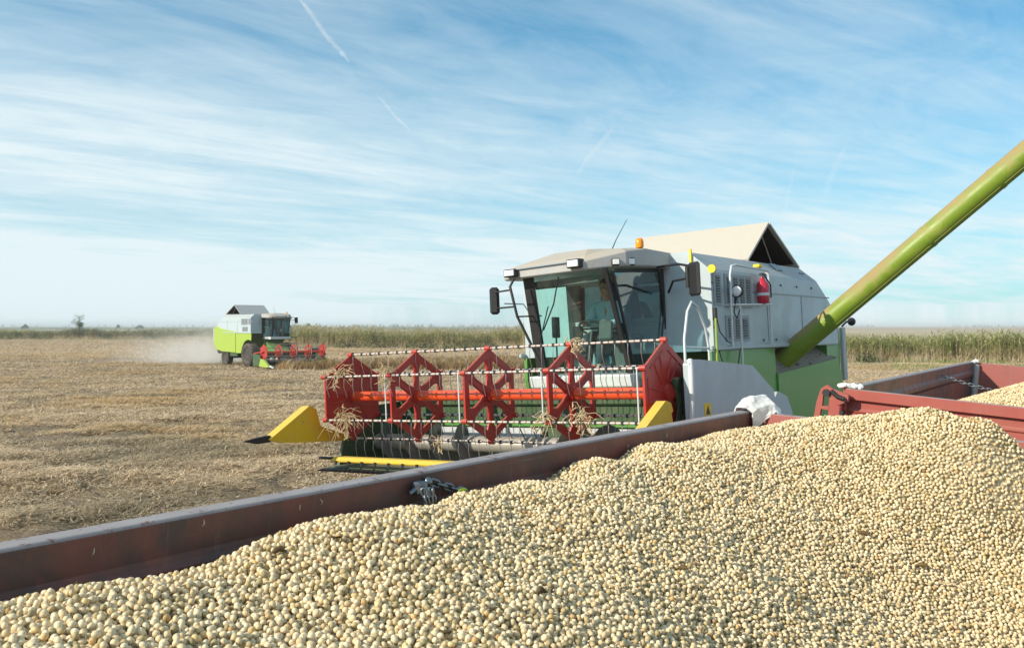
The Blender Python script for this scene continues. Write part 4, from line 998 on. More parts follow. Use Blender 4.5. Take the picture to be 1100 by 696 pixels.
def heap_object(Rm, B, ref, hf, L0, L1, W, label, name, sel, d, layers, step=.04):
    # core surface
    xs = np.arange(.005, W, step); ys = np.arange(L0 + .01, L1, step); gx, gy = np.meshgrid(xs, ys); Q = np.stack([gx.ravel(), gy.ravel()], 1)
    rb = Vector(ref); P = plan_xy(Rm, rb, Q); Z = hf(P) - d * .95
    m = MB(); n = len(xs)
    m.add([(P[i, 0], P[i, 1], Z[i]) for i in range(len(P))], [(j * n + i, j * n + i + 1, (j + 1) * n + i + 1, (j + 1) * n + i) for j in range(len(ys) - 1) for i in range(n - 1)], 0, True)
    o = m.build(name, M['heap']); tag(o, label, 'grain heap', None, 'stuff')
    # beans: random sheets of beans that never overlap, each later sheet resting on the earlier ones and kept only where it settles low
    cell = d * .95 / math.sqrt(2); gw_, gh_ = int((W - .02) / cell), int((L1 - L0 - .02) / cell)
    rg = np.random.default_rng(11); ci, cj = np.meshgrid(np.arange(gw_), np.arange(gh_))
    cq = np.stack([.01 + (ci.ravel() + .5) * cell, L0 + .01 + (cj.ravel() + .5) * cell], 1); inside = sel(plan_xy(Rm, rb, cq), cq).reshape(gh_, gw_)
    pad = 3; nb = [(a, b) for a in range(-2, 3) for b in range(-2, 3)]
    def poisson():
        gxx = np.full((gh_ + 2 * pad, gw_ + 2 * pad), 1e9); gyy = gxx.copy(); rr = (d * .95) ** 2
        for it in range(layers):
            emp = (gxx[pad:-pad, pad:-pad] > 1e8) & inside; jj, ii = np.nonzero(emp)
            x = .01 + (ii + rg.random(len(ii))) * cell; y = L0 + .01 + (jj + rg.random(len(ii))) * cell
            ok = (x > d * .55) & (x < W - d * .55) & (y < L1 - d * .55) & (y > L0 + d * .5)
            for a, b in nb:
                ex_ = gxx[jj + pad + b, ii + pad + a]; ey_ = gyy[jj + pad + b, ii + pad + a]; ok &= (ex_ - x) ** 2 + (ey_ - y) ** 2 > rr
            jj, ii, x, y = jj[ok], ii[ok], x[ok], y[ok]; tx_ = np.full_like(gxx, 1e9); ty_ = tx_.copy(); pr = np.full_like(gxx, -1.0)
            tx_[jj + pad, ii + pad] = x; ty_[jj + pad, ii + pad] = y; p_ = rg.random(len(x)); pr[jj + pad, ii + pad] = p_; win = np.ones(len(x), bool)
            for a, b in nb:
                if a == 0 and b == 0: continue
                J_, I_ = jj + pad + b, ii + pad + a; near_ = (tx_[J_, I_] - x) ** 2 + (ty_[J_, I_] - y) ** 2 < rr; win &= ~(near_ & (pr[J_, I_] > p_))
            gxx[jj[win] + pad, ii[win] + pad] = x[win]; gyy[jj[win] + pad, ii[win] + pad] = y[win]
        return gxx, gyy
    sheets = []; allp = []
    for k, lim in enumerate((None, .30, .42, .55)):
        gxx, gyy = poisson(); J_, I_ = np.nonzero(gxx < 1e8); x, y = gxx[J_, I_], gyy[J_, I_]
        p = plan_xy(Rm, rb, np.stack([x, y], 1)); surf = hf(p); z = surf - .35 * d + rg.normal(0, .07 * d, len(x)) if k == 0 else np.full(len(x), -1e9)
        for (ox, oy, oz) in sheets:
            for a, b in nb:
                JJ, II = np.clip(J_ + b, 0, oz.shape[0] - 1), np.clip(I_ + a, 0, oz.shape[1] - 1); q2 = (ox[JJ, II] - x) ** 2 + (oy[JJ, II] - y) ** 2
                z = np.maximum(z, np.where(q2 < d * d * .92, oz[JJ, II] + np.sqrt(np.maximum(0, d * d * .92 - q2)), -1e9))
        keep = np.ones(len(x), bool) if k == 0 else (z < surf + lim * d) & (z > -1e8)
        oz = np.full_like(gxx, -1e9); oz[J_[keep], I_[keep]] = z[keep]; gx2 = np.full_like(gxx, 1e9); gy2 = gx2.copy(); gx2[J_[keep], I_[keep]] = x[keep]; gy2[J_[keep], I_[keep]] = y[keep]
        sheets.append((gx2, gy2, oz)); allp.append(np.column_stack([p[keep], z[keep]]))
    A = np.concatenate(allp); n = len(A)
    sc = d / 2 * np.clip(np.random.normal(1.02, .09, (n, 1)), .72, 1.22) * np.column_stack([np.random.uniform(.98, 1.20, n), np.random.uniform(.93, 1.04, n), np.random.uniform(.78, .98, n)])
    b = scatter('soybeans', A, np.random.uniform(0, 6.28, (n, 3)), sc, np.zeros(n), bean_tree, o); tag(b, None, None, None, 'stuff')
    print('beans', name, n)
    return o
def sel1(P, Q):
    u = P[:, 0] / np.maximum(P[:, 1], .01); return (P[:, 1] > .75) & (np.abs(u) < .75)
def sel2(P, Q):
    u = P[:, 0] / P[:, 1]; return (u < .85) & (u > .3)
heap_near = heap_object(R1, B1, REF1, heap1, -5.0, 0.0, 2.35, 'rolling heap of pale cream beans filling the near trailer', 'bean_heap', sel1, .0117, 22)
heap_far = heap_object(R2, B2, REF2, heap2, 0.0, 4.80, 2.35, 'smaller sloping heap of pale beans inside the second trailer at right', 'bean_heap', sel2, .0150, 14, .06)

# loose husks, pods and stalks lying on the beans
def debris(px, py, kind, ang, label, L):
    P = np.array([[px, py]]); z = float(heap1(P)[0]) + .012; m = MB(); rnd = random.Random(int(px * 999 + py * 77))
    if kind == 'pod_husk':
        m.tube([(-L / 2, 0, 0), (-L * .2, .003, .004), (L * .1, .006, .006), (L / 2, 0, .001)], [.001, .0065, .006, .001], 7)
        mat = M['husk']
    elif kind == 'green_pod':
        m.tube([(-L / 2, 0, 0), (-L * .2, .003, .004), (L * .2, .004, .004), (L / 2, 0, .001)], [.001, .006, .006, .001], 7); mat = M['greenbit']
    else:
        m.tube([(-L / 2, 0, .0), (0, .006, .008), (L / 2, -.004, .002)], [.0025, .0025, .002], 6)
        m.tube([(L * .1, .004, .006), (L * .25, .02, .010)], .0018, 5); mat = M['straw']
    o = m.build(kind, mat); o.location = (px, py, z); g = heap1(np.array([[px + .03, py], [px, py + .03]])); sx = (g[0] - z + .012) / .03; sy = (g[1] - z + .012) / .03
    o.rotation_euler = (math.atan(sy) * .8, -math.atan(sx) * .8, ang)
    tag(o, label, {'pod_husk': 'husk', 'green_pod': 'pod', 'stalk_piece': 'stalk'}[kind], 'bits of chaff lying on the beans')
DEB = []
def at(u, v, Y): return ((u - 550) / 1000 * Y, Y)
for (u, Y, k, a, l, L) in ((487, 2.22, 'stalk_piece', 1.9, 'pale straw stalk lying on the beans left of centre below the slack chain', .06),
        (583, 1.85, 'pod_husk', .9, 'dark husk on the beans near the bottom centre of the photo', .035), (497, 2.55, 'green_pod', .1, 'small yellow green pod lying just below the chain on the beans', .03),
        (928, 3.05, 'pod_husk', -.7, 'black sliver of husk on the upper slope under the red gate', .05), (992, 2.95, 'pod_husk', -.2, 'dark husk on the slope right of the black sliver', .05),
        (1022, 2.88, 'stalk_piece', -.4, 'greenish dark stalk on the beans toward the right edge', .07), (945, 1.98, 'green_pod', .3, 'bright green pod near the bottom right of the heap', .03),
        (602, 2.75, 'stalk_piece', 1.1, 'short stalk near the top of the near slope beside the wall', .05), (300, 1.80, 'pod_husk', .4, 'tiny dark husk near the left wall end of the heap', .03),
        (735, 2.35, 'pod_husk', 2.2, 'brown husk half sunk in the middle of the near slope', .03), (1060, 2.5, 'stalk_piece', .7, 'thin stalk on the shaded right hand slope of beans', .06),
        (660, 2.05, 'stalk_piece', -1.0, 'pale stalk on the lower middle slope of beans', .045), (860, 2.4, 'pod_husk', 1.4, 'dark husk in the hollow right of the lower middle slope', .04)):
    x, y = at(u, 0, Y); debris(x, y, k, a, l, L)

# tiny chaff flakes sprinkled among the beans, all alike
fl = MB(); fl.add([(-.006, -.003, 0), (.004, -.005, .002), (.009, .002, .001), (.001, .005, .003), (-.007, .003, .001)], [(0, 1, 2, 3, 4)]); fl.tube([(-.004, 0, .002), (.008, .001, .004)], .0012, 4)
fproto = fl.build('chaff_flake', M['husk']); frng = random.Random(12); fspots = []
while len(fspots) < 70:
    y = frng.uniform(1.25, 3.9); x = frng.uniform(-.58, .62) * y
    q = loc_xy(R1, REF1, np.array([[x, y]]))[0]
    if .1 < q[0] < 2.2 and q[1] < -.15: fspots.append((x, y))
for i, (x, y) in enumerate(fspots):
    o = fproto if i == 0 else fproto.copy()
    if i: COL.objects.link(o)
    o.location = (x, y, float(heap1(np.array([[x, y]]))[0]) + .008); o.rotation_euler = (frng.uniform(-.5, .5), frng.uniform(-.5, .5), frng.uniform(0, 6.28)); o.scale = (frng.uniform(.7, 1.5),) * 3
    tag(o, 'tiny brown chaff flake lying loose among the pale beans', 'chaff', 'tiny chaff flakes among the beans')

# ------------------------------------------------------------------ ground
def ground_mat():
    m, nt, out = newmat('stubble_field')
    b = NN(nt, 'ShaderNodeBsdfPrincipled'); nt.links.new(b.outputs[0], out.inputs[0]); b.inputs['Roughness'].default_value = .95; b.inputs['Specular IOR Level'].default_value = .1
    geo = NN(nt, 'ShaderNodeNewGeometry'); co = geo.outputs['Position']
    fine = noise_(nt, mapped(nt, co, (2.2, 4.0, 1), (0, 0, .35)), 6, 8, .72, .6)
    fib = noise_(nt, mapped(nt, co, (3, 14, 1), (0, 0, .5), (3, 1, 0)), 5, 5, .7, 1.5)
    row = noise_(nt, mapped(nt, co, (.03, .26, 1), (0, 0, .04)), 1.0, 6, .7, .3)
    big = noise_(nt, mapped(nt, co, (.08, .22, 1), (0, 0, .15), (4, 9, 0)), 1.0, 5, .6, .5)
    f = math_(nt, 'ADD', math_(nt, 'MULTIPLY', fine, .55), math_(nt, 'MULTIPLY', fib, .45))
    r = ramp(nt, [(.36, (.085, .062, .045)), (.44, (.25, .185, .125)), (.52, (.54, .42, .28)), (.61, (.72, .58, .40)), (.74, (.80, .67, .49))]); nt.links.new(f, r.inputs[0])
    c = mixc(nt, math_(nt, 'MULTIPLY', math_(nt, 'SUBTRACT', big, .5, True), 1.6, True), r.outputs[0], (.44, .31, .165))
    c = mixc(nt, math_(nt, 'MULTIPLY', math_(nt, 'SUBTRACT', .49, row, True), 5.0, True), c, (.29, .225, .14))
    clod = noise_(nt, mapped(nt, co, (1, 1.4, 1), (0, 0, .2)), 17, 5, .75, .8)
    c = mixc(nt, math_(nt, 'MULTIPLY', math_(nt, 'SUBTRACT', .50, clod, True), 5.5, True), c, (.075, .055, .038))
    c = mixc(nt, math_(nt, 'MULTIPLY', math_(nt, 'SUBTRACT', clod, .57, True), 4.0, True), c, (.74, .60, .41))
    nt.links.new(c, b.inputs['Base Color'])
    bp = NN(nt, 'ShaderNodeBump'); bp.inputs['Strength'].default_value = 1.0; bp.inputs['Distance'].default_value = .10; nt.links.new(math_(nt, 'ADD', f, clod), bp.inputs['Height']); nt.links.new(bp.outputs[0], b.inputs['Normal'])
    return m
M['ground'] = ground_mat()
def axis_vals(segs):
    out = []
    for a, b, st in segs: out += list(np.arange(a, b, st))
    return np.array(out + [segs[-1][1]])
gx = axis_vals([(-9000, -2000, 1400), (-2000, -400, 200), (-400, -80, 20), (-80, -24, 2), (-24, 12, .14), (12, 60, 2), (60, 400, 20), (400, 2000, 200), (2000, 9000, 1400)])
gy = axis_vals([(-2000, -100, 300), (-100, -10, 10), (-10, 8, 1), (8, 40, .14), (40, 110, 1.5), (110, 400, 20), (400, 2000, 200), (2000, 9000, 1000)])
X, Y = np.meshgrid(gx, gy); nxg = len(gx)
Zg = np.zeros(X.shape)
for j in range(X.shape[0]):
    if not -14 < gy[j] < 120: continue
    for i in range(nxg):
        x, y = X[j, i], Y[j, i]
        if -60 < x < 60:
            z = hgt(x, y)
            if 8 <= y <= 40 and -24 <= x <= 12:
                v = Vector((x, y, 0)); z += ROUGH(x, y)
            Zg[j, i] = z
me = bpy.data.meshes.new('ground'); ny_ = len(gy)
me.from_pydata(np.stack([X.ravel(), Y.ravel(), Zg.ravel()], 1).tolist(), [], [(j * nxg + i, j * nxg + i + 1, (j + 1) * nxg + i + 1, (j + 1) * nxg + i) for j in range(ny_ - 1) for i in range(nxg - 1)])
me.polygons.foreach_set('use_smooth', [True] * len(me.polygons)); me.materials.append(M['ground'])
go = bpy.data.objects.new('ground', me); COL.objects.link(go); tag(go, 'harvested stubble field of tan straw and soil', 'field', None, 'structure')

# far field strips beyond the reeds
def strip(name, pts, col, label, z):
    m = MB(); m.add([(x, y, z) for x, y in pts], [tuple(range(len(pts)))]); mt = simple('field_' + name, col, .95, 0, .35, .06)
    o = m.build('field', mt); tag(o, label, 'field', None, 'structure')
strip('green', [(-900, 250), (-60, 230), (-40, 420), (-900, 450)], (.12, .17, .05), 'green field strip beyond the left reeds', .05)
strip('pale', [(-1500, 460), (-60, 430), (-40, 700), (-1500, 760)], (.34, .30, .17), 'pale field strip near the left horizon', .05)
strip('deep', [(-3000, 800), (200, 720), (400, 1500), (-3000, 1600)], (.08, .12, .06), 'dark green field at the horizon', .05)
strip('tan', [(20, 130), (900, 110), (1500, 700), (40, 600)], (.42, .33, .19), 'tan field behind the right reeds', .05)

# ------------------------------------------------------------------ vegetation sources (kept out of the scene, used only as instances)
def src(name, m, mats):
    me = bpy.data.meshes.new(name); me.from_pydata(m.v, [], m.f)
    for q in mats: me.materials.append(q)
    me.polygons.foreach_set('material_index', m.m); me.update()
    return bpy.data.objects.new(name, me)
def blade(m, p, d, L, w, bend, mi, rnd, seg=2):
    """a thin leaf ribbon from p along d, drooping"""
    d = d.normalized(); s = d.cross(Vector((0, 0, 1)))
    if s.length < .05: s = Vector((rnd.gauss(0, 1), rnd.gauss(0, 1), 0))
    s.normalize(); vs = []; q = Vector(p)
    for k in range(seg + 1):
        t = k / seg; ww = w * (1 - t * .85) / 2; vs += [q - s * ww, q + s * ww]; d = (d + Vector((0, 0, -bend / seg))).normalized(); q = q + d * (L / seg)
    m.add(vs, [(2 * k, 2 * k + 1, 2 * k + 3, 2 * k + 2) for k in range(seg)], mi)
def reed_source(seed, green, bushy=False):
    rnd = random.Random(seed); m = MB()
    for k in range(13):
        x, y = rnd.gauss(0, .38), rnd.gauss(0, .38); H = rnd.uniform(1.7, 2.6); lean = Vector((rnd.gauss(.04, .09), rnd.gauss(0, .08), 1))
        top = Vector((x, y, 0)) + lean * H
        blade(m, (x, y, 0), lean, H, .03, 0, 1, rnd, 2)
        for q in range(9):
            t = rnd.uniform(.12, .98); p = Vector((x, y, 0)).lerp(top, t); a = rnd.uniform(0, 6.28)
            g = 0 if (t > .42 + rnd.gauss(0, .15) and rnd.random() < green) else 1
            blade(m, p, Vector((math.cos(a) * .55, math.sin(a) * .55, .9)), rnd.uniform(.4, .75), .05, .9, g, rnd, 3)
        if rnd.random() < .35:
            for q in range(4): blade(m, top, Vector((rnd.gauss(.3, .25), rnd.gauss(0, .25), 1)), .32, .05, .7, 2, rnd, 2)
    return src('reed_clump', m, [M['bush'] if bushy else M['reedgreen'], M['reeddry'], M['plume']])
def grass_source(seed, mats, H, n, sp, w):
    rnd = random.Random(seed); m = MB()
    for k in range(n):
        a = rnd.uniform(0, 6.28); blade(m, (rnd.gauss(0, sp), rnd.gauss(0, sp), 0), Vector((math.cos(a) * .5, math.sin(a) * .5, 1)), H * rnd.uniform(.5, 1.2), w, .5, rnd.randrange(len(mats)), rnd, 2)
    return src('grass_clump', m, mats)
def straw_source(seed, mat='stubble'):
    rnd = random.Random(seed); m = MB()
    for k in range(26):   # chopped straw lying about
        a = rnd.gauss(.2, 1.0); L = rnd.uniform(.05, .20); c = Vector((rnd.gauss(0, .20), rnd.gauss(0, .20), rnd.uniform(.0, .05)))
        d = Vector((math.cos(a), math.sin(a), rnd.gauss(0, .22))); blade(m, c - d * L / 2, d, L, .0105, 0.02, 0, rnd, 1)
    for k in range(3):    # standing stubble
        x, y = rnd.gauss(0, .15), rnd.gauss(0, .15); blade(m, (x, y, -.01), Vector((rnd.gauss(0, .5), rnd.gauss(0, .5), 1)), rnd.uniform(.05, .11), .009, .1, 0, rnd, 1)
    for k in range(8):
        a = rnd.uniform(0, 6.28); blade(m, (rnd.gauss(0, .15), rnd.gauss(0, .15), .015), Vector((math.cos(a), math.sin(a), .3)), rnd.uniform(.05, .10), .03, .2, 0 if k < 5 else 1, rnd, 2)
    return src('straw_clump', m, [M[mat], M['husk']])

# reed belt following a line across the view
rng = np.random.default_rng(3)
line = [(-190, 205), (-104, 190), (-60, 180), (-40, 140), (-28, 119), (1, 110), (14, 92), (27, 73), (37, 66), (60, 58), (95, 50)]
def belt(depth, dens, jitter_y0=0.0):
    P = []
    for (x0, y0), (x1, y1) in zip(line[:-1], line[1:]):
        L = math.hypot(x1 - x0, y1 - y0); n = int(L * depth * dens); t = rng.random(n); dd = rng.random(n) ** 1.3 * depth + jitter_y0
        nx, ny = -(y1 - y0) / L, (x1 - x0) / L
        P.append(np.stack([x0 + (x1 - x0) * t + nx * dd, y0 + (y1 - y0) * t + ny * dd, np.zeros(n)], 1))
    return np.concatenate(P)
reed_tree = gn_tree('reed_scatter', [reed_source(1, .60), reed_source(2, .70), reed_source(3, .85), reed_source(4, .95), reed_source(5, .9, True), reed_source(6, .6, True)])
P = belt(9, 1.5); n = len(P)
rgt = (P[:, 0] > 8).astype(int)
hs = np.where(P[:, 0] < -45, .72, np.where(P[:, 0] < 8, .90, .78)) * (1 + .34 * np.array([mnoise.noise(Vector((x * .12, y * .12, 0))) for x, y, _ in P]))
P[:, 2] = -.02
scl = np.stack([np.ones(n), np.ones(n), hs], 1) * rng.uniform(.85, 1.12, (n, 1))
keepm = rng.random(n) < np.where(P[:, 0] < -45, .75, 1)
rd = scatter('reed_belt', P[keepm], np.stack([np.zeros(n), np.zeros(n), rng.uniform(0, 6.28, n)], 1)[keepm], scl[keepm], np.where((P[:, 0] < -42) & (np.array([mnoise.noise(Vector((x * .05, y * .05, 3))) for x, y, _ in P]) + rng.normal(0, .2, n) > -.25), rng.integers(4, 6, n), rng.integers(0, 2, n) + 2 * rgt)[keepm], reed_tree)
tag(rd, 'belt of tall dry and green reeds along the far edge of the field', 'reeds', None, 'stuff')
# dry grass skirt before the reeds
gt = gn_tree('grass_scatter', [grass_source(11, [M['reeddry'], M['plume']], .9, 26, .35, .03), grass_source(12, [M['reeddry'], M['reeddry'], M['weed']], .7, 26, .35, .03), grass_source(13, [M['weed']], .35, 30, .4, .04)])
P = belt(3.5, 1.6, -3.4); n = len(P); ix = rng.choice([0, 0, 1, 1, 2], n)
gs = scatter('dry_grass', P, np.stack([np.zeros(n), np.zeros(n), rng.uniform(0, 6.28, n)], 1), np.repeat(rng.uniform(.7, 1.3, (n, 1)), 3, 1), ix, gt)
tag(gs, 'strip of dry grass and weeds at the foot of the reeds', 'grass', None, 'stuff')
P2 = np.stack([rng.uniform(22, 46, 260), rng.uniform(49, 60, 260), np.zeros(260)], 1); P2[:, 1] += (36 - P2[:, 0]) * .45
gw = scatter('green_weeds', P2, np.stack([np.zeros(260), np.zeros(260), rng.uniform(0, 6.28, 260)], 1), np.repeat(rng.uniform(.4, .9, (260, 1)), 3, 1), np.full(260, 2), gt)
tag(gw, 'low green weeds scattered over the tan ground before the right reeds', 'weeds', None, 'stuff')

# stubble straw over the visible ground
st_tree = gn_tree('straw_scatter', [straw_source(21), straw_source(22), straw_source(23), straw_source(24, 'stubbleochre'), straw_source(25, 'stubbleochre'), straw_source(26, 'stubblegrey'), straw_source(27, 'stubblegrey')])
N = 60000
# screen-like density: many near, few far
yy = 11.0 / (1 - rng.random(N) * (1 - 11.0 / 75)); xx = rng.uniform(-.72, .30, N) * yy
kk = (xx < .02 * yy + 1) | (yy > 20)
pts = np.stack([xx, yy], 1)[kk]; dens = np.array([mnoise.noise(Vector((x * .45, y * .8, 2.2))) for x, y in pts]); pts = pts[(dens + .6 * np.array([mnoise.noise(Vector((x * 1.3, y * 2.2, 7.2))) for x, y in pts]) + rng.uniform(-.25, .25, len(pts))) > -.18 + .24 * np.clip((27 - pts[:, 1]) / 13, 0, 1) * (.6 + .8 * (pts[:, 0] < -4))]
yf_ = 75 / (1 - rng.random(16000) * (1 - 75 / 190)); xf_ = rng.uniform(-.72, .2, 16000) * yf_; fk = yf_ < np.interp(xf_, [p[0] for p in line], [p[1] for p in line]) - 1; pts = np.concatenate([pts, np.stack([xf_, yf_], 1)[fk]])
xr = rng.uniform(.33, .75, 5000); yr = rng.uniform(40, 66, 5000); pts = np.concatenate([pts, np.stack([xr * yr, yr], 1)])
n = len(pts); Z = np.array([hgt(x, y) + (ROUGH(x, y) if 8 < y < 40 and -24 < x < 12 else 0) for x, y in pts])
grow = np.clip(.75 + pts[:, 1] / 40, 1, 3.2)[:, None]
ochre = np.array([mnoise.noise(Vector((x * .16, y * .30, 4.4))) for x, y in pts]) + rng.normal(0, .25, n) > .30
kind_ = np.where(ochre, rng.integers(3, 5, n), rng.integers(0, 3, n))
grey = np.array([mnoise.noise(Vector((x * .22, y * .5, 8.8))) for x, y in pts]) + rng.normal(0, .2, n) + .40 * np.clip((22 - pts[:, 1]) / 8, -.4, 1) > .25
kind_ = np.where(grey, rng.integers(5, 7, n), kind_)
sb = scatter('stubble_straw', np.column_stack([pts, Z + .005]), np.stack([np.zeros(n), np.zeros(n), rng.uniform(0, 6.28, n)], 1), np.repeat(rng.uniform(.7, 1.25, (n, 1)) * grow, 3, 1), kind_, st_tree)
tag(sb, 'loose chopped straw and stubble strewn over the field', 'straw', None, 'stuff')

# standing ripe crop in front of the far combine's header
crop_tree = gn_tree('crop_scatter', [grass_source(31, [M['crop'], M['crop'], M['husk']], .75, 34, .22, .05), grass_source(32, [M['crop'], M['reeddry']], .7, 34, .22, .05)])
fx = Vector((.76, .65)); fy = Vector((-.65, .76)); N = 1500
a = rng.uniform(-1.6, 16, N); b = rng.uniform(-16, -.4, N)
keep = (b < -.5) & ((a < 2.2) | (b < 6))
a, b = a[keep], b[keep]; far_mask = (a > -1.9)
P = np.stack([-14.1 + fx.x * a + fy.x * b, 59.8 + fx.y * a + fy.y * b, np.zeros(len(a))], 1)
# keep only the uncut part: right of header and the last swath in front of it
cut = (a < 0) & (b < -3.0)
P = P[~cut]; P = P[(P[:, 1] > 57.0)]; n = len(P)
cr = scatter('standing_crop', P, np.stack([np.zeros(n), np.zeros(n), rng.uniform(0, 6.28, n)], 1), np.repeat(rng.uniform(.75, 1.1, (n, 1)), 3, 1), rng.integers(0, 2, n), crop_tree)
tag(cr, 'patch of standing ripe brown crop beside the far combine header', 'crop', None, 'stuff')

# shrubs at the foot of the reeds, each its own thing
def shrub(x, y, r, h, seed, label, mat):
    rnd = random.Random(seed); m = MB(); t = MB()
    for k in range(int(420 * r)):
        a, e = rnd.uniform(0, 6.28), rnd.random() ** .5; rr = r * e; z = h * rnd.random() ** .8 * math.sqrt(max(.05, 1 - (e * .95) ** 2))
        z += .12 * h * math.sin(3 * a + seed); blade(m, (rr * math.cos(a), rr * math.sin(a), max(.05, z)), Vector((rnd.gauss(0, 1), rnd.gauss(0, 1), rnd.gauss(.3, .6))), rnd.uniform(.12, .26), .12, .3, 0, rnd, 1)
    for k in range(6): a = rnd.uniform(0, 6.28); t.tube([(0, 0, 0), (r * .5 * math.cos(a), r * .5 * math.sin(a), h * .75)], [.03, .01], 5)
    o = empty('shrub', (x, y, 0)); m.build('foliage', mat, o); t.build('stems', M['bark'], o); tag(o, label, 'shrub', 'shrubs along the foot of the reeds')
for i, (u, Yd, r, h, l) in enumerate(((452, 108.5, 2.0, 1.1, 'low dark shrub at the reed foot above the second reel disc'), (505, 107.5, 3.4, 1.3, 'wide dark shrub at the reed foot above the third reel disc'), (408, 111.5, 2.2, 1.7, 'tall dark shrub among the reeds between the first two reel discs'), (374, 113.5, 1.6, 1.1, 'small shrub beside the far combine reel end'))):
    shrub((u - 550) / 1000 * Yd, Yd, r, h, 40 + i, l, M['bush'])
for i, (u, Yd, r, h, l) in enumerate(((12, 186, 2.6, 1.7, 'dark shrub at the extreme left edge of the field margin'), (45, 185.5, 2.2, 1.4, 'shrub on the left margin between the edge and the young tree'), (116, 184, 1.8, 1.2, 'shrub just right of the young tree on the margin'), (165, 182, 2.2, 1.3, 'shrub on the left margin ahead of the dust'), (932, 69, .8, .9, 'grey green shrub at the reed foot beside the combine tail'))):
    shrub((u - 550) / 1000 * Yd, Yd, r, h, 60 + i, l, M['bush'])
# young airy tree on the left margin
def young_tree(x, y, H, label, seed, name='young_tree', rr=1.0):
    rnd = random.Random(seed); t = MB(); m = MB(); o = empty(name, (x, y, 0))
    t.tube([(0, 0, 0), (.1, 0, H * .4), (.0, .1, H * .72), (.15, 0, H * .97)], [.11, .08, .05, .015], 8)
    for k in range(30):
        z = H * rnd.uniform(.08, .92); a = rnd.uniform(0, 6.28); L = rr * rnd.uniform(.5, 2.3) * (1.25 - z / H * .95); e = Vector((math.cos(a) * L, math.sin(a) * L, z + L * .55)); t.tube([(.08, 0, z), e], [.03, .008], 5)
        for q in range(34):
            c = Vector((.08, 0, z)).lerp(e, rnd.uniform(.35, 1.08)) + Vector((rnd.gauss(0, .22), rnd.gauss(0, .22), rnd.gauss(0, .22)))
            blade(m, c, Vector((rnd.gauss(0, 1), rnd.gauss(0, 1), rnd.gauss(0, .7))), rnd.uniform(.15, .28), .13, .2, 0, rnd, 1)
    t.build('trunk', M['bark'], o); m.build('crown', M['treeleaf'], o); tag(o, label, 'tree')
young_tree(-86.5, 186, 4.9, 'young airy tree standing alone above the left field margin', 5)
# far trees on the horizon, small
def far_tree(u, Yd, H, W, label, seed):
    rnd = random.Random(seed); m = MB(); t = MB(); o = empty('distant_tree', ((u - 550) / 1000 * Yd, Yd, 0))
    t.tube([(0, 0, 0), (0, 0, H * .6)], [.3, .15], 6)
    for k in range(420):
        lb = k % 3; v = Vector((rnd.gauss(0, 1), rnd.gauss(0, 1), rnd.gauss(0, 1))).normalized() * rnd.random() ** .4 * (.55, .7, .45)[lb] + Vector(((-.9, .1, .8)[lb], 0, (-.5, .25, -.35)[lb]))
        blade(m, (v.x * W, v.y * W, H * .6 + v.z * H * .42), Vector((rnd.gauss(0, 1), rnd.gauss(0, 1), rnd.gauss(0, 1))), .9, .8, .2, 0, rnd, 1)
    t.build('trunk', M['bark'], o); m.build('crown', M['treeleaf'], o); tag(o, label, 'tree', 'small trees on the horizon')
far_tree(27, 720, 3.9, 2.0, 'tiny distant tree on the horizon near the left edge', 1)
far_tree(150, 780, 3.4, 2.6, 'low wide distant tree on the horizon ahead of the far combine', 2)
far_tree(127, 900, 3.9, 1.4, 'thin distant tree right of the young tree on the horizon', 3)
far_tree(331, 640, 4.4, 2.2, 'distant tree on the horizon just right of the far combine cab', 4)
# distant woodland lines at the horizon
m = MB(); rnd = random.Random(8)
for (x0, x1, Yd, H) in ((-1300, -300, 1700, 4.5), (-260, 140, 1500, 5.0), (900, 1500, 1900, 6.5), (500, 900, 2300, 4.0)):
    for k in range(900):
        x = rnd.uniform(x0, x1); hh = H * (.55 + .45 * mnoise.noise(Vector((x * .02, Yd, 0)))); z = rnd.uniform(.3, 1) * max(1.0, hh); blade(m, (x, Yd + rnd.uniform(-15, 15), z * .5), Vector((rnd.gauss(0, 1), rnd.gauss(0, .3), rnd.gauss(0, .5))), 6, 2.2, .1, 0, rnd, 1)
wd = m.build('distant_woodland', M['treeleaf']); tag(wd, 'thin dark line of distant woodland along the horizon', 'woodland', None, 'stuff')

# ------------------------------------------------------------------ contrails: long thin vapour bodies high in the air
def vapour_mat(name, strength):
    m, nt, out = newmat(name)
    t = NN(nt, 'ShaderNodeBsdfTransparent'); d = NN(nt, 'ShaderNodeBsdfTranslucent'); d.inputs[0].default_value = (.5, .5, .5, 1); d2 = NN(nt, 'ShaderNodeBsdfDiffuse'); d2.inputs[0].default_value = (.49, .49, .5, 1)
    ad = NN(nt, 'ShaderNodeAddShader'); nt.links.new(d.outputs[0], ad.inputs[0]); nt.links.new(d2.outputs[0], ad.inputs[1])
    tc = NN(nt, 'ShaderNodeTexCoord'); gcoord = tc.outputs['Generated']
    n = noise_(nt, tc.outputs['Object'], .012, 5, .65)
    lw = NN(nt, 'ShaderNodeLayerWeight'); lw.inputs[0].default_value = .5
    f = math_(nt, 'SUBTRACT', 1.0, lw.outputs['Facing']); f = math_(nt, 'POWER', f, 1.6)
    f = math_(nt, 'MULTIPLY', f, math_(nt, 'MULTIPLY', math_(nt, 'SUBTRACT', n, .25, True), 2.0 * strength, True))
    mx = NN(nt, 'ShaderNodeMixShader'); nt.links.new(f, mx.inputs[0]); nt.links.new(t.outputs[0], mx.inputs[1]); nt.links.new(ad.outputs[0], mx.inputs[2]); nt.links.new(mx.outputs[0], out.inputs[0])
    return m
V1 = vapour_mat('contrail_vapour', 1.1); V2 = vapour_mat('thin_contrail_vapour', 5.0)
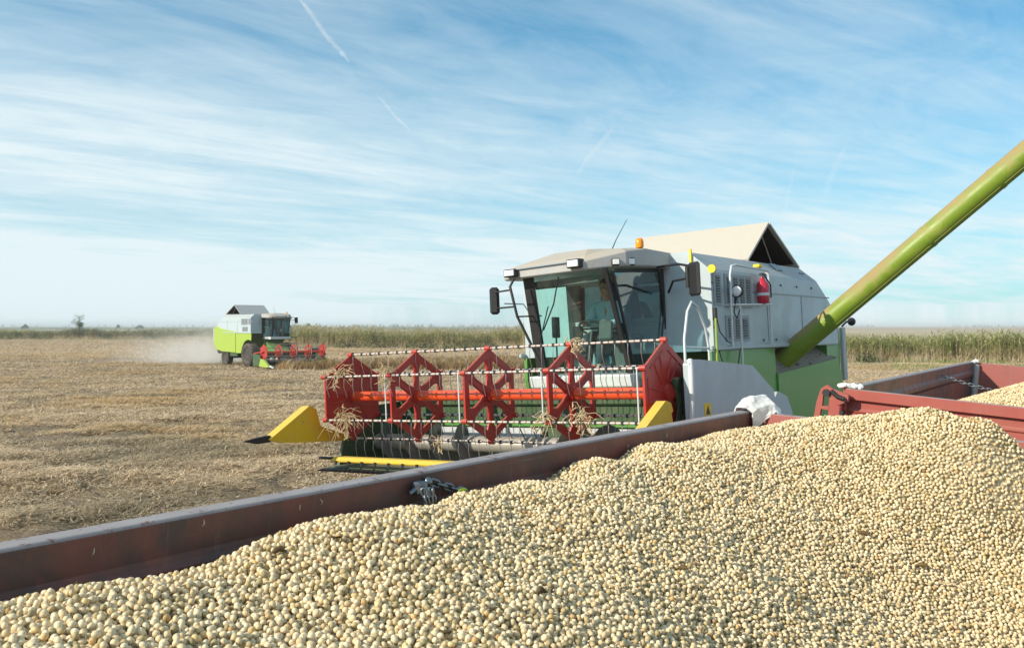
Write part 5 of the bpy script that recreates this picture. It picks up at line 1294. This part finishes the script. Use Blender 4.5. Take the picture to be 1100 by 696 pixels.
def contrail(p, q, w0, w1_, mat, label):
    alt = 1500.0
    def pt(u, v): Yd = alt / ((350 - v) / 1000); return Vector(((u - 550) / 1000 * Yd, Yd, alt + 2.7))
    A = pt(*p); B = pt(*q); dA = A.length / 1000; dB = B.length / 1000; m = MB(); ps = []; rs = []
    for k in range(25):
        t = k / 24; ps.append(A.lerp(B, t) + Vector((math.sin(t * 9) * 6, 0, 0))); e = min(1, 6 * t + .03, 6 * (1 - t) + .03); rs.append(max(.5, (w0 * dA * (1 - t) + w1_ * dB * t) * e * (1 + .18 * math.sin(k * 2.3))))
    m.tube(ps, rs, 12); o = m.build('contrail', mat); tag(o, label, 'contrail', 'contrails in the sky')
contrail((318, -4), (375, 68), 3.2, 2.8, V1, 'brightest contrail slanting from the top edge left of centre')
contrail((404, 102), (441, 142), 2.0, 1.7, V1, 'short thin contrail right below the brightest one')
contrail((659, 136), (618, 190), 2.6, 3.0, V2, 'faint contrail above the roof of the near cab')
contrail((910, 153), (885, 211), 3.0, 3.4, V2, 'faint contrail left of the raised auger, the wider right hand one')
contrail((856, 168), (841, 238), 2.2, 2.2, V2, 'faintest contrail rising just above the open hopper hatch')

# ------------------------------------------------------------------ dust behind the far combine
def dust_mat():
    m, nt, out = newmat('dust')
    pv = NN(nt, 'ShaderNodeVolumePrincipled'); pv.inputs['Color'].default_value = (1, .985, .96, 1); pv.inputs['Anisotropy'].default_value = 0
    tc = NN(nt, 'ShaderNodeTexCoord'); g = tc.outputs['Generated']
    sp = NN(nt, 'ShaderNodeSeparateXYZ'); nt.links.new(g, sp.inputs[0])
    # thin toward far end (x=0), top, and rounded sides
    ex = math_(nt, 'POWER', sp.outputs[0], 4.5)
    side = math_(nt, 'MULTIPLY', math_(nt, 'MULTIPLY', sp.outputs[1], math_(nt, 'SUBTRACT', 1.0, sp.outputs[1])), 4.0)
    tip = math_(nt, 'MINIMUM', math_(nt, 'MULTIPLY', math_(nt, 'SUBTRACT', 1.0, sp.outputs[0]), 12.0), 1.0)
    top = math_(nt, 'POWER', math_(nt, 'SUBTRACT', 1.0, sp.outputs[2], True), 2.2)
    n = noise_(nt, tc.outputs['Object'], .5, 5, .65, .4)
    f = math_(nt, 'MULTIPLY', math_(nt, 'MULTIPLY', ex, side), math_(nt, 'MULTIPLY', math_(nt, 'MULTIPLY', top, tip), math_(nt, 'MULTIPLY', math_(nt, 'SUBTRACT', n, .38, True), 6.0)))
    nt.links.new(math_(nt, 'MULTIPLY', f, 1.1), pv.inputs['Density']); nt.links.new(pv.outputs[0], out.inputs['Volume'])
    return m
m = MB(); m.box((0, 0, 1.9), (20, 8, 3.8)); dc = m.build('dust_cloud', dust_mat()); dc.location = (-29.0, 70.5, .05); dc.rotation_euler = (0, 0, R(-18))
tag(dc, 'pale dust drifting behind the far combine', 'dust', None, 'stuff')

# ------------------------------------------------------------------ air haze
HAZE = .00045
if HAZE:
    m = MB(); m.box((0, 3500, 4.5), (12000, 8000, 11.6)); hm, nt, out = newmat('haze_air'); pv = NN(nt, 'ShaderNodeVolumePrincipled'); pv.inputs['Color'].default_value = (.80, .88, .95, 1); pv.inputs['Density'].default_value = HAZE
    nt.links.new(pv.outputs[0], out.inputs['Volume']); hz = m.build('haze', hm); tag(hz, 'thin pale haze in the air over the fields', 'haze', None, 'stuff')

# ------------------------------------------------------------------ sky, sun, camera
SUN_AZ = Vector((-.89, -.455)).normalized(); SUN_EL = 28.0
w = bpy.data.worlds.new('World'); SC.world = w; w.use_nodes = True; nt = w.node_tree; nt.nodes.clear()
out = nt.nodes.new('ShaderNodeOutputWorld'); bg = nt.nodes.new('ShaderNodeBackground'); nt.links.new(bg.outputs[0], out.inputs[0])
sky = nt.nodes.new('ShaderNodeTexSky'); sky.sky_type = 'NISHITA'; sky.sun_disc = False; sky.sun_elevation = R(SUN_EL); sky.sun_rotation = math.atan2(SUN_AZ.x, SUN_AZ.y)
sky.altitude = 0; sky.air_density = 1.0; sky.dust_density = .6; sky.ozone_density = 1.6
tc = nt.nodes.new('ShaderNodeTexCoord'); sp = nt.nodes.new('ShaderNodeSeparateXYZ'); nt.links.new(tc.outputs['Generated'], sp.inputs[0])
zc = math_(nt, 'MAXIMUM', sp.outputs[2], .02); zc2 = math_(nt, 'ADD', zc, .06)
cb = nt.nodes.new('ShaderNodeCombineXYZ'); nt.links.new(math_(nt, 'DIVIDE', sp.outputs[0], zc2), cb.inputs[0]); nt.links.new(math_(nt, 'DIVIDE', sp.outputs[1], zc2), cb.inputs[1])
# cirrus: long soft fibres along one wind direction on a high flat layer
turned = mapped(nt, cb.outputs[0], (1, 1, 1), (0, 0, -R(38)))
c1 = noise_(nt, mapped(nt, turned, (.24, .60, 1)), 1.0, 6, .56, 1.6)
c2 = noise_(nt, mapped(nt, turned, (.70, 2.4, 1), (0, 0, .10), (2, 5, 0)), 1.0, 7, .62, 1.3)
c3 = noise_(nt, mapped(nt, turned, (.20, .34, 1), (0, 0, 0), (7, 3, 0)), 1.0, 3, .5, .3)
c4 = noise_(nt, mapped(nt, turned, (1.3, 2.2, 1), (0, 0, -.3), (1, 8, 0)), 1.0, 7, .66, 1.2)
cl = math_(nt, 'ADD', math_(nt, 'ADD', math_(nt, 'MULTIPLY', c1, .42), math_(nt, 'MULTIPLY', c4, .20)), math_(nt, 'ADD', math_(nt, 'MULTIPLY', c2, .20), math_(nt, 'MULTIPLY', c3, .42)))
cr_ = ramp(nt, [(.455, (0, 0, 0)), (.54, (.24, .24, .24)), (.62, (.52, .52, .52)), (.70, (.85, .85, .85))]); nt.links.new(cl, cr_.inputs[0])
# the layer looks thicker low down, seen edge-on, and whiter toward the sun
az = math_(nt, 'ADD', math_(nt, 'MULTIPLY', sp.outputs[0], SUN_AZ.x), math_(nt, 'MULTIPLY', sp.outputs[1], SUN_AZ.y))
low = math_(nt, 'POWER', math_(nt, 'SUBTRACT', 1.0, math_(nt, 'MULTIPLY', zc, 2.7), True), 1.5)
lowa = math_(nt, 'MULTIPLY', low, math_(nt, 'ADD', math_(nt, 'MULTIPLY', az, .55), .98))
fac = math_(nt, 'ADD', math_(nt, 'MULTIPLY', cr_.outputs[0], .74), math_(nt, 'MULTIPLY', lowa, .98), True)
skyc = mixc(nt, 1.0, sky.outputs[0], (.10, .90, 1.14), 'MULTIPLY')
col = mixc(nt, fac, skyc, (6.35, 7.4, 7.75))
nt.links.new(col, bg.inputs[0]); bg.inputs[1].default_value = .10
sl = bpy.data.lights.new('sun', 'SUN'); sl.energy = 4.4; sl.angle = R(.53); sl.color = (1, .88, .71)
so = bpy.data.objects.new('sun', sl); COL.objects.link(so)
sd = Vector((SUN_AZ.x * math.cos(R(SUN_EL)), SUN_AZ.y * math.cos(R(SUN_EL)), math.sin(R(SUN_EL))))
so.rotation_euler = (-sd).to_track_quat('-Z', 'Y').to_euler(); so.location = sd * 100

cam = bpy.data.cameras.new('camera'); co_ = bpy.data.objects.new('camera', cam); COL.objects.link(co_)
cam.sensor_width = 36; cam.lens = 36 * 1000 / 1100; cam.clip_start = .05; cam.clip_end = 60000
co_.location = EYE; co_.rotation_euler = (R(90) + math.atan(2 / 1000), 0, 0); SC.camera = co_
SC.view_settings.view_transform = 'Standard'; SC.view_settings.look = 'None'; SC.view_settings.exposure = .32; SC.view_settings.gamma = 1
SC.view_settings.use_curve_mapping = False
SC.cycles.transparent_max_bounces = 16; SC.cycles.volume_bounces = 3; SC.cycles.max_bounces = 8
try: SC.cycles.use_denoising = True
except Exception: pass
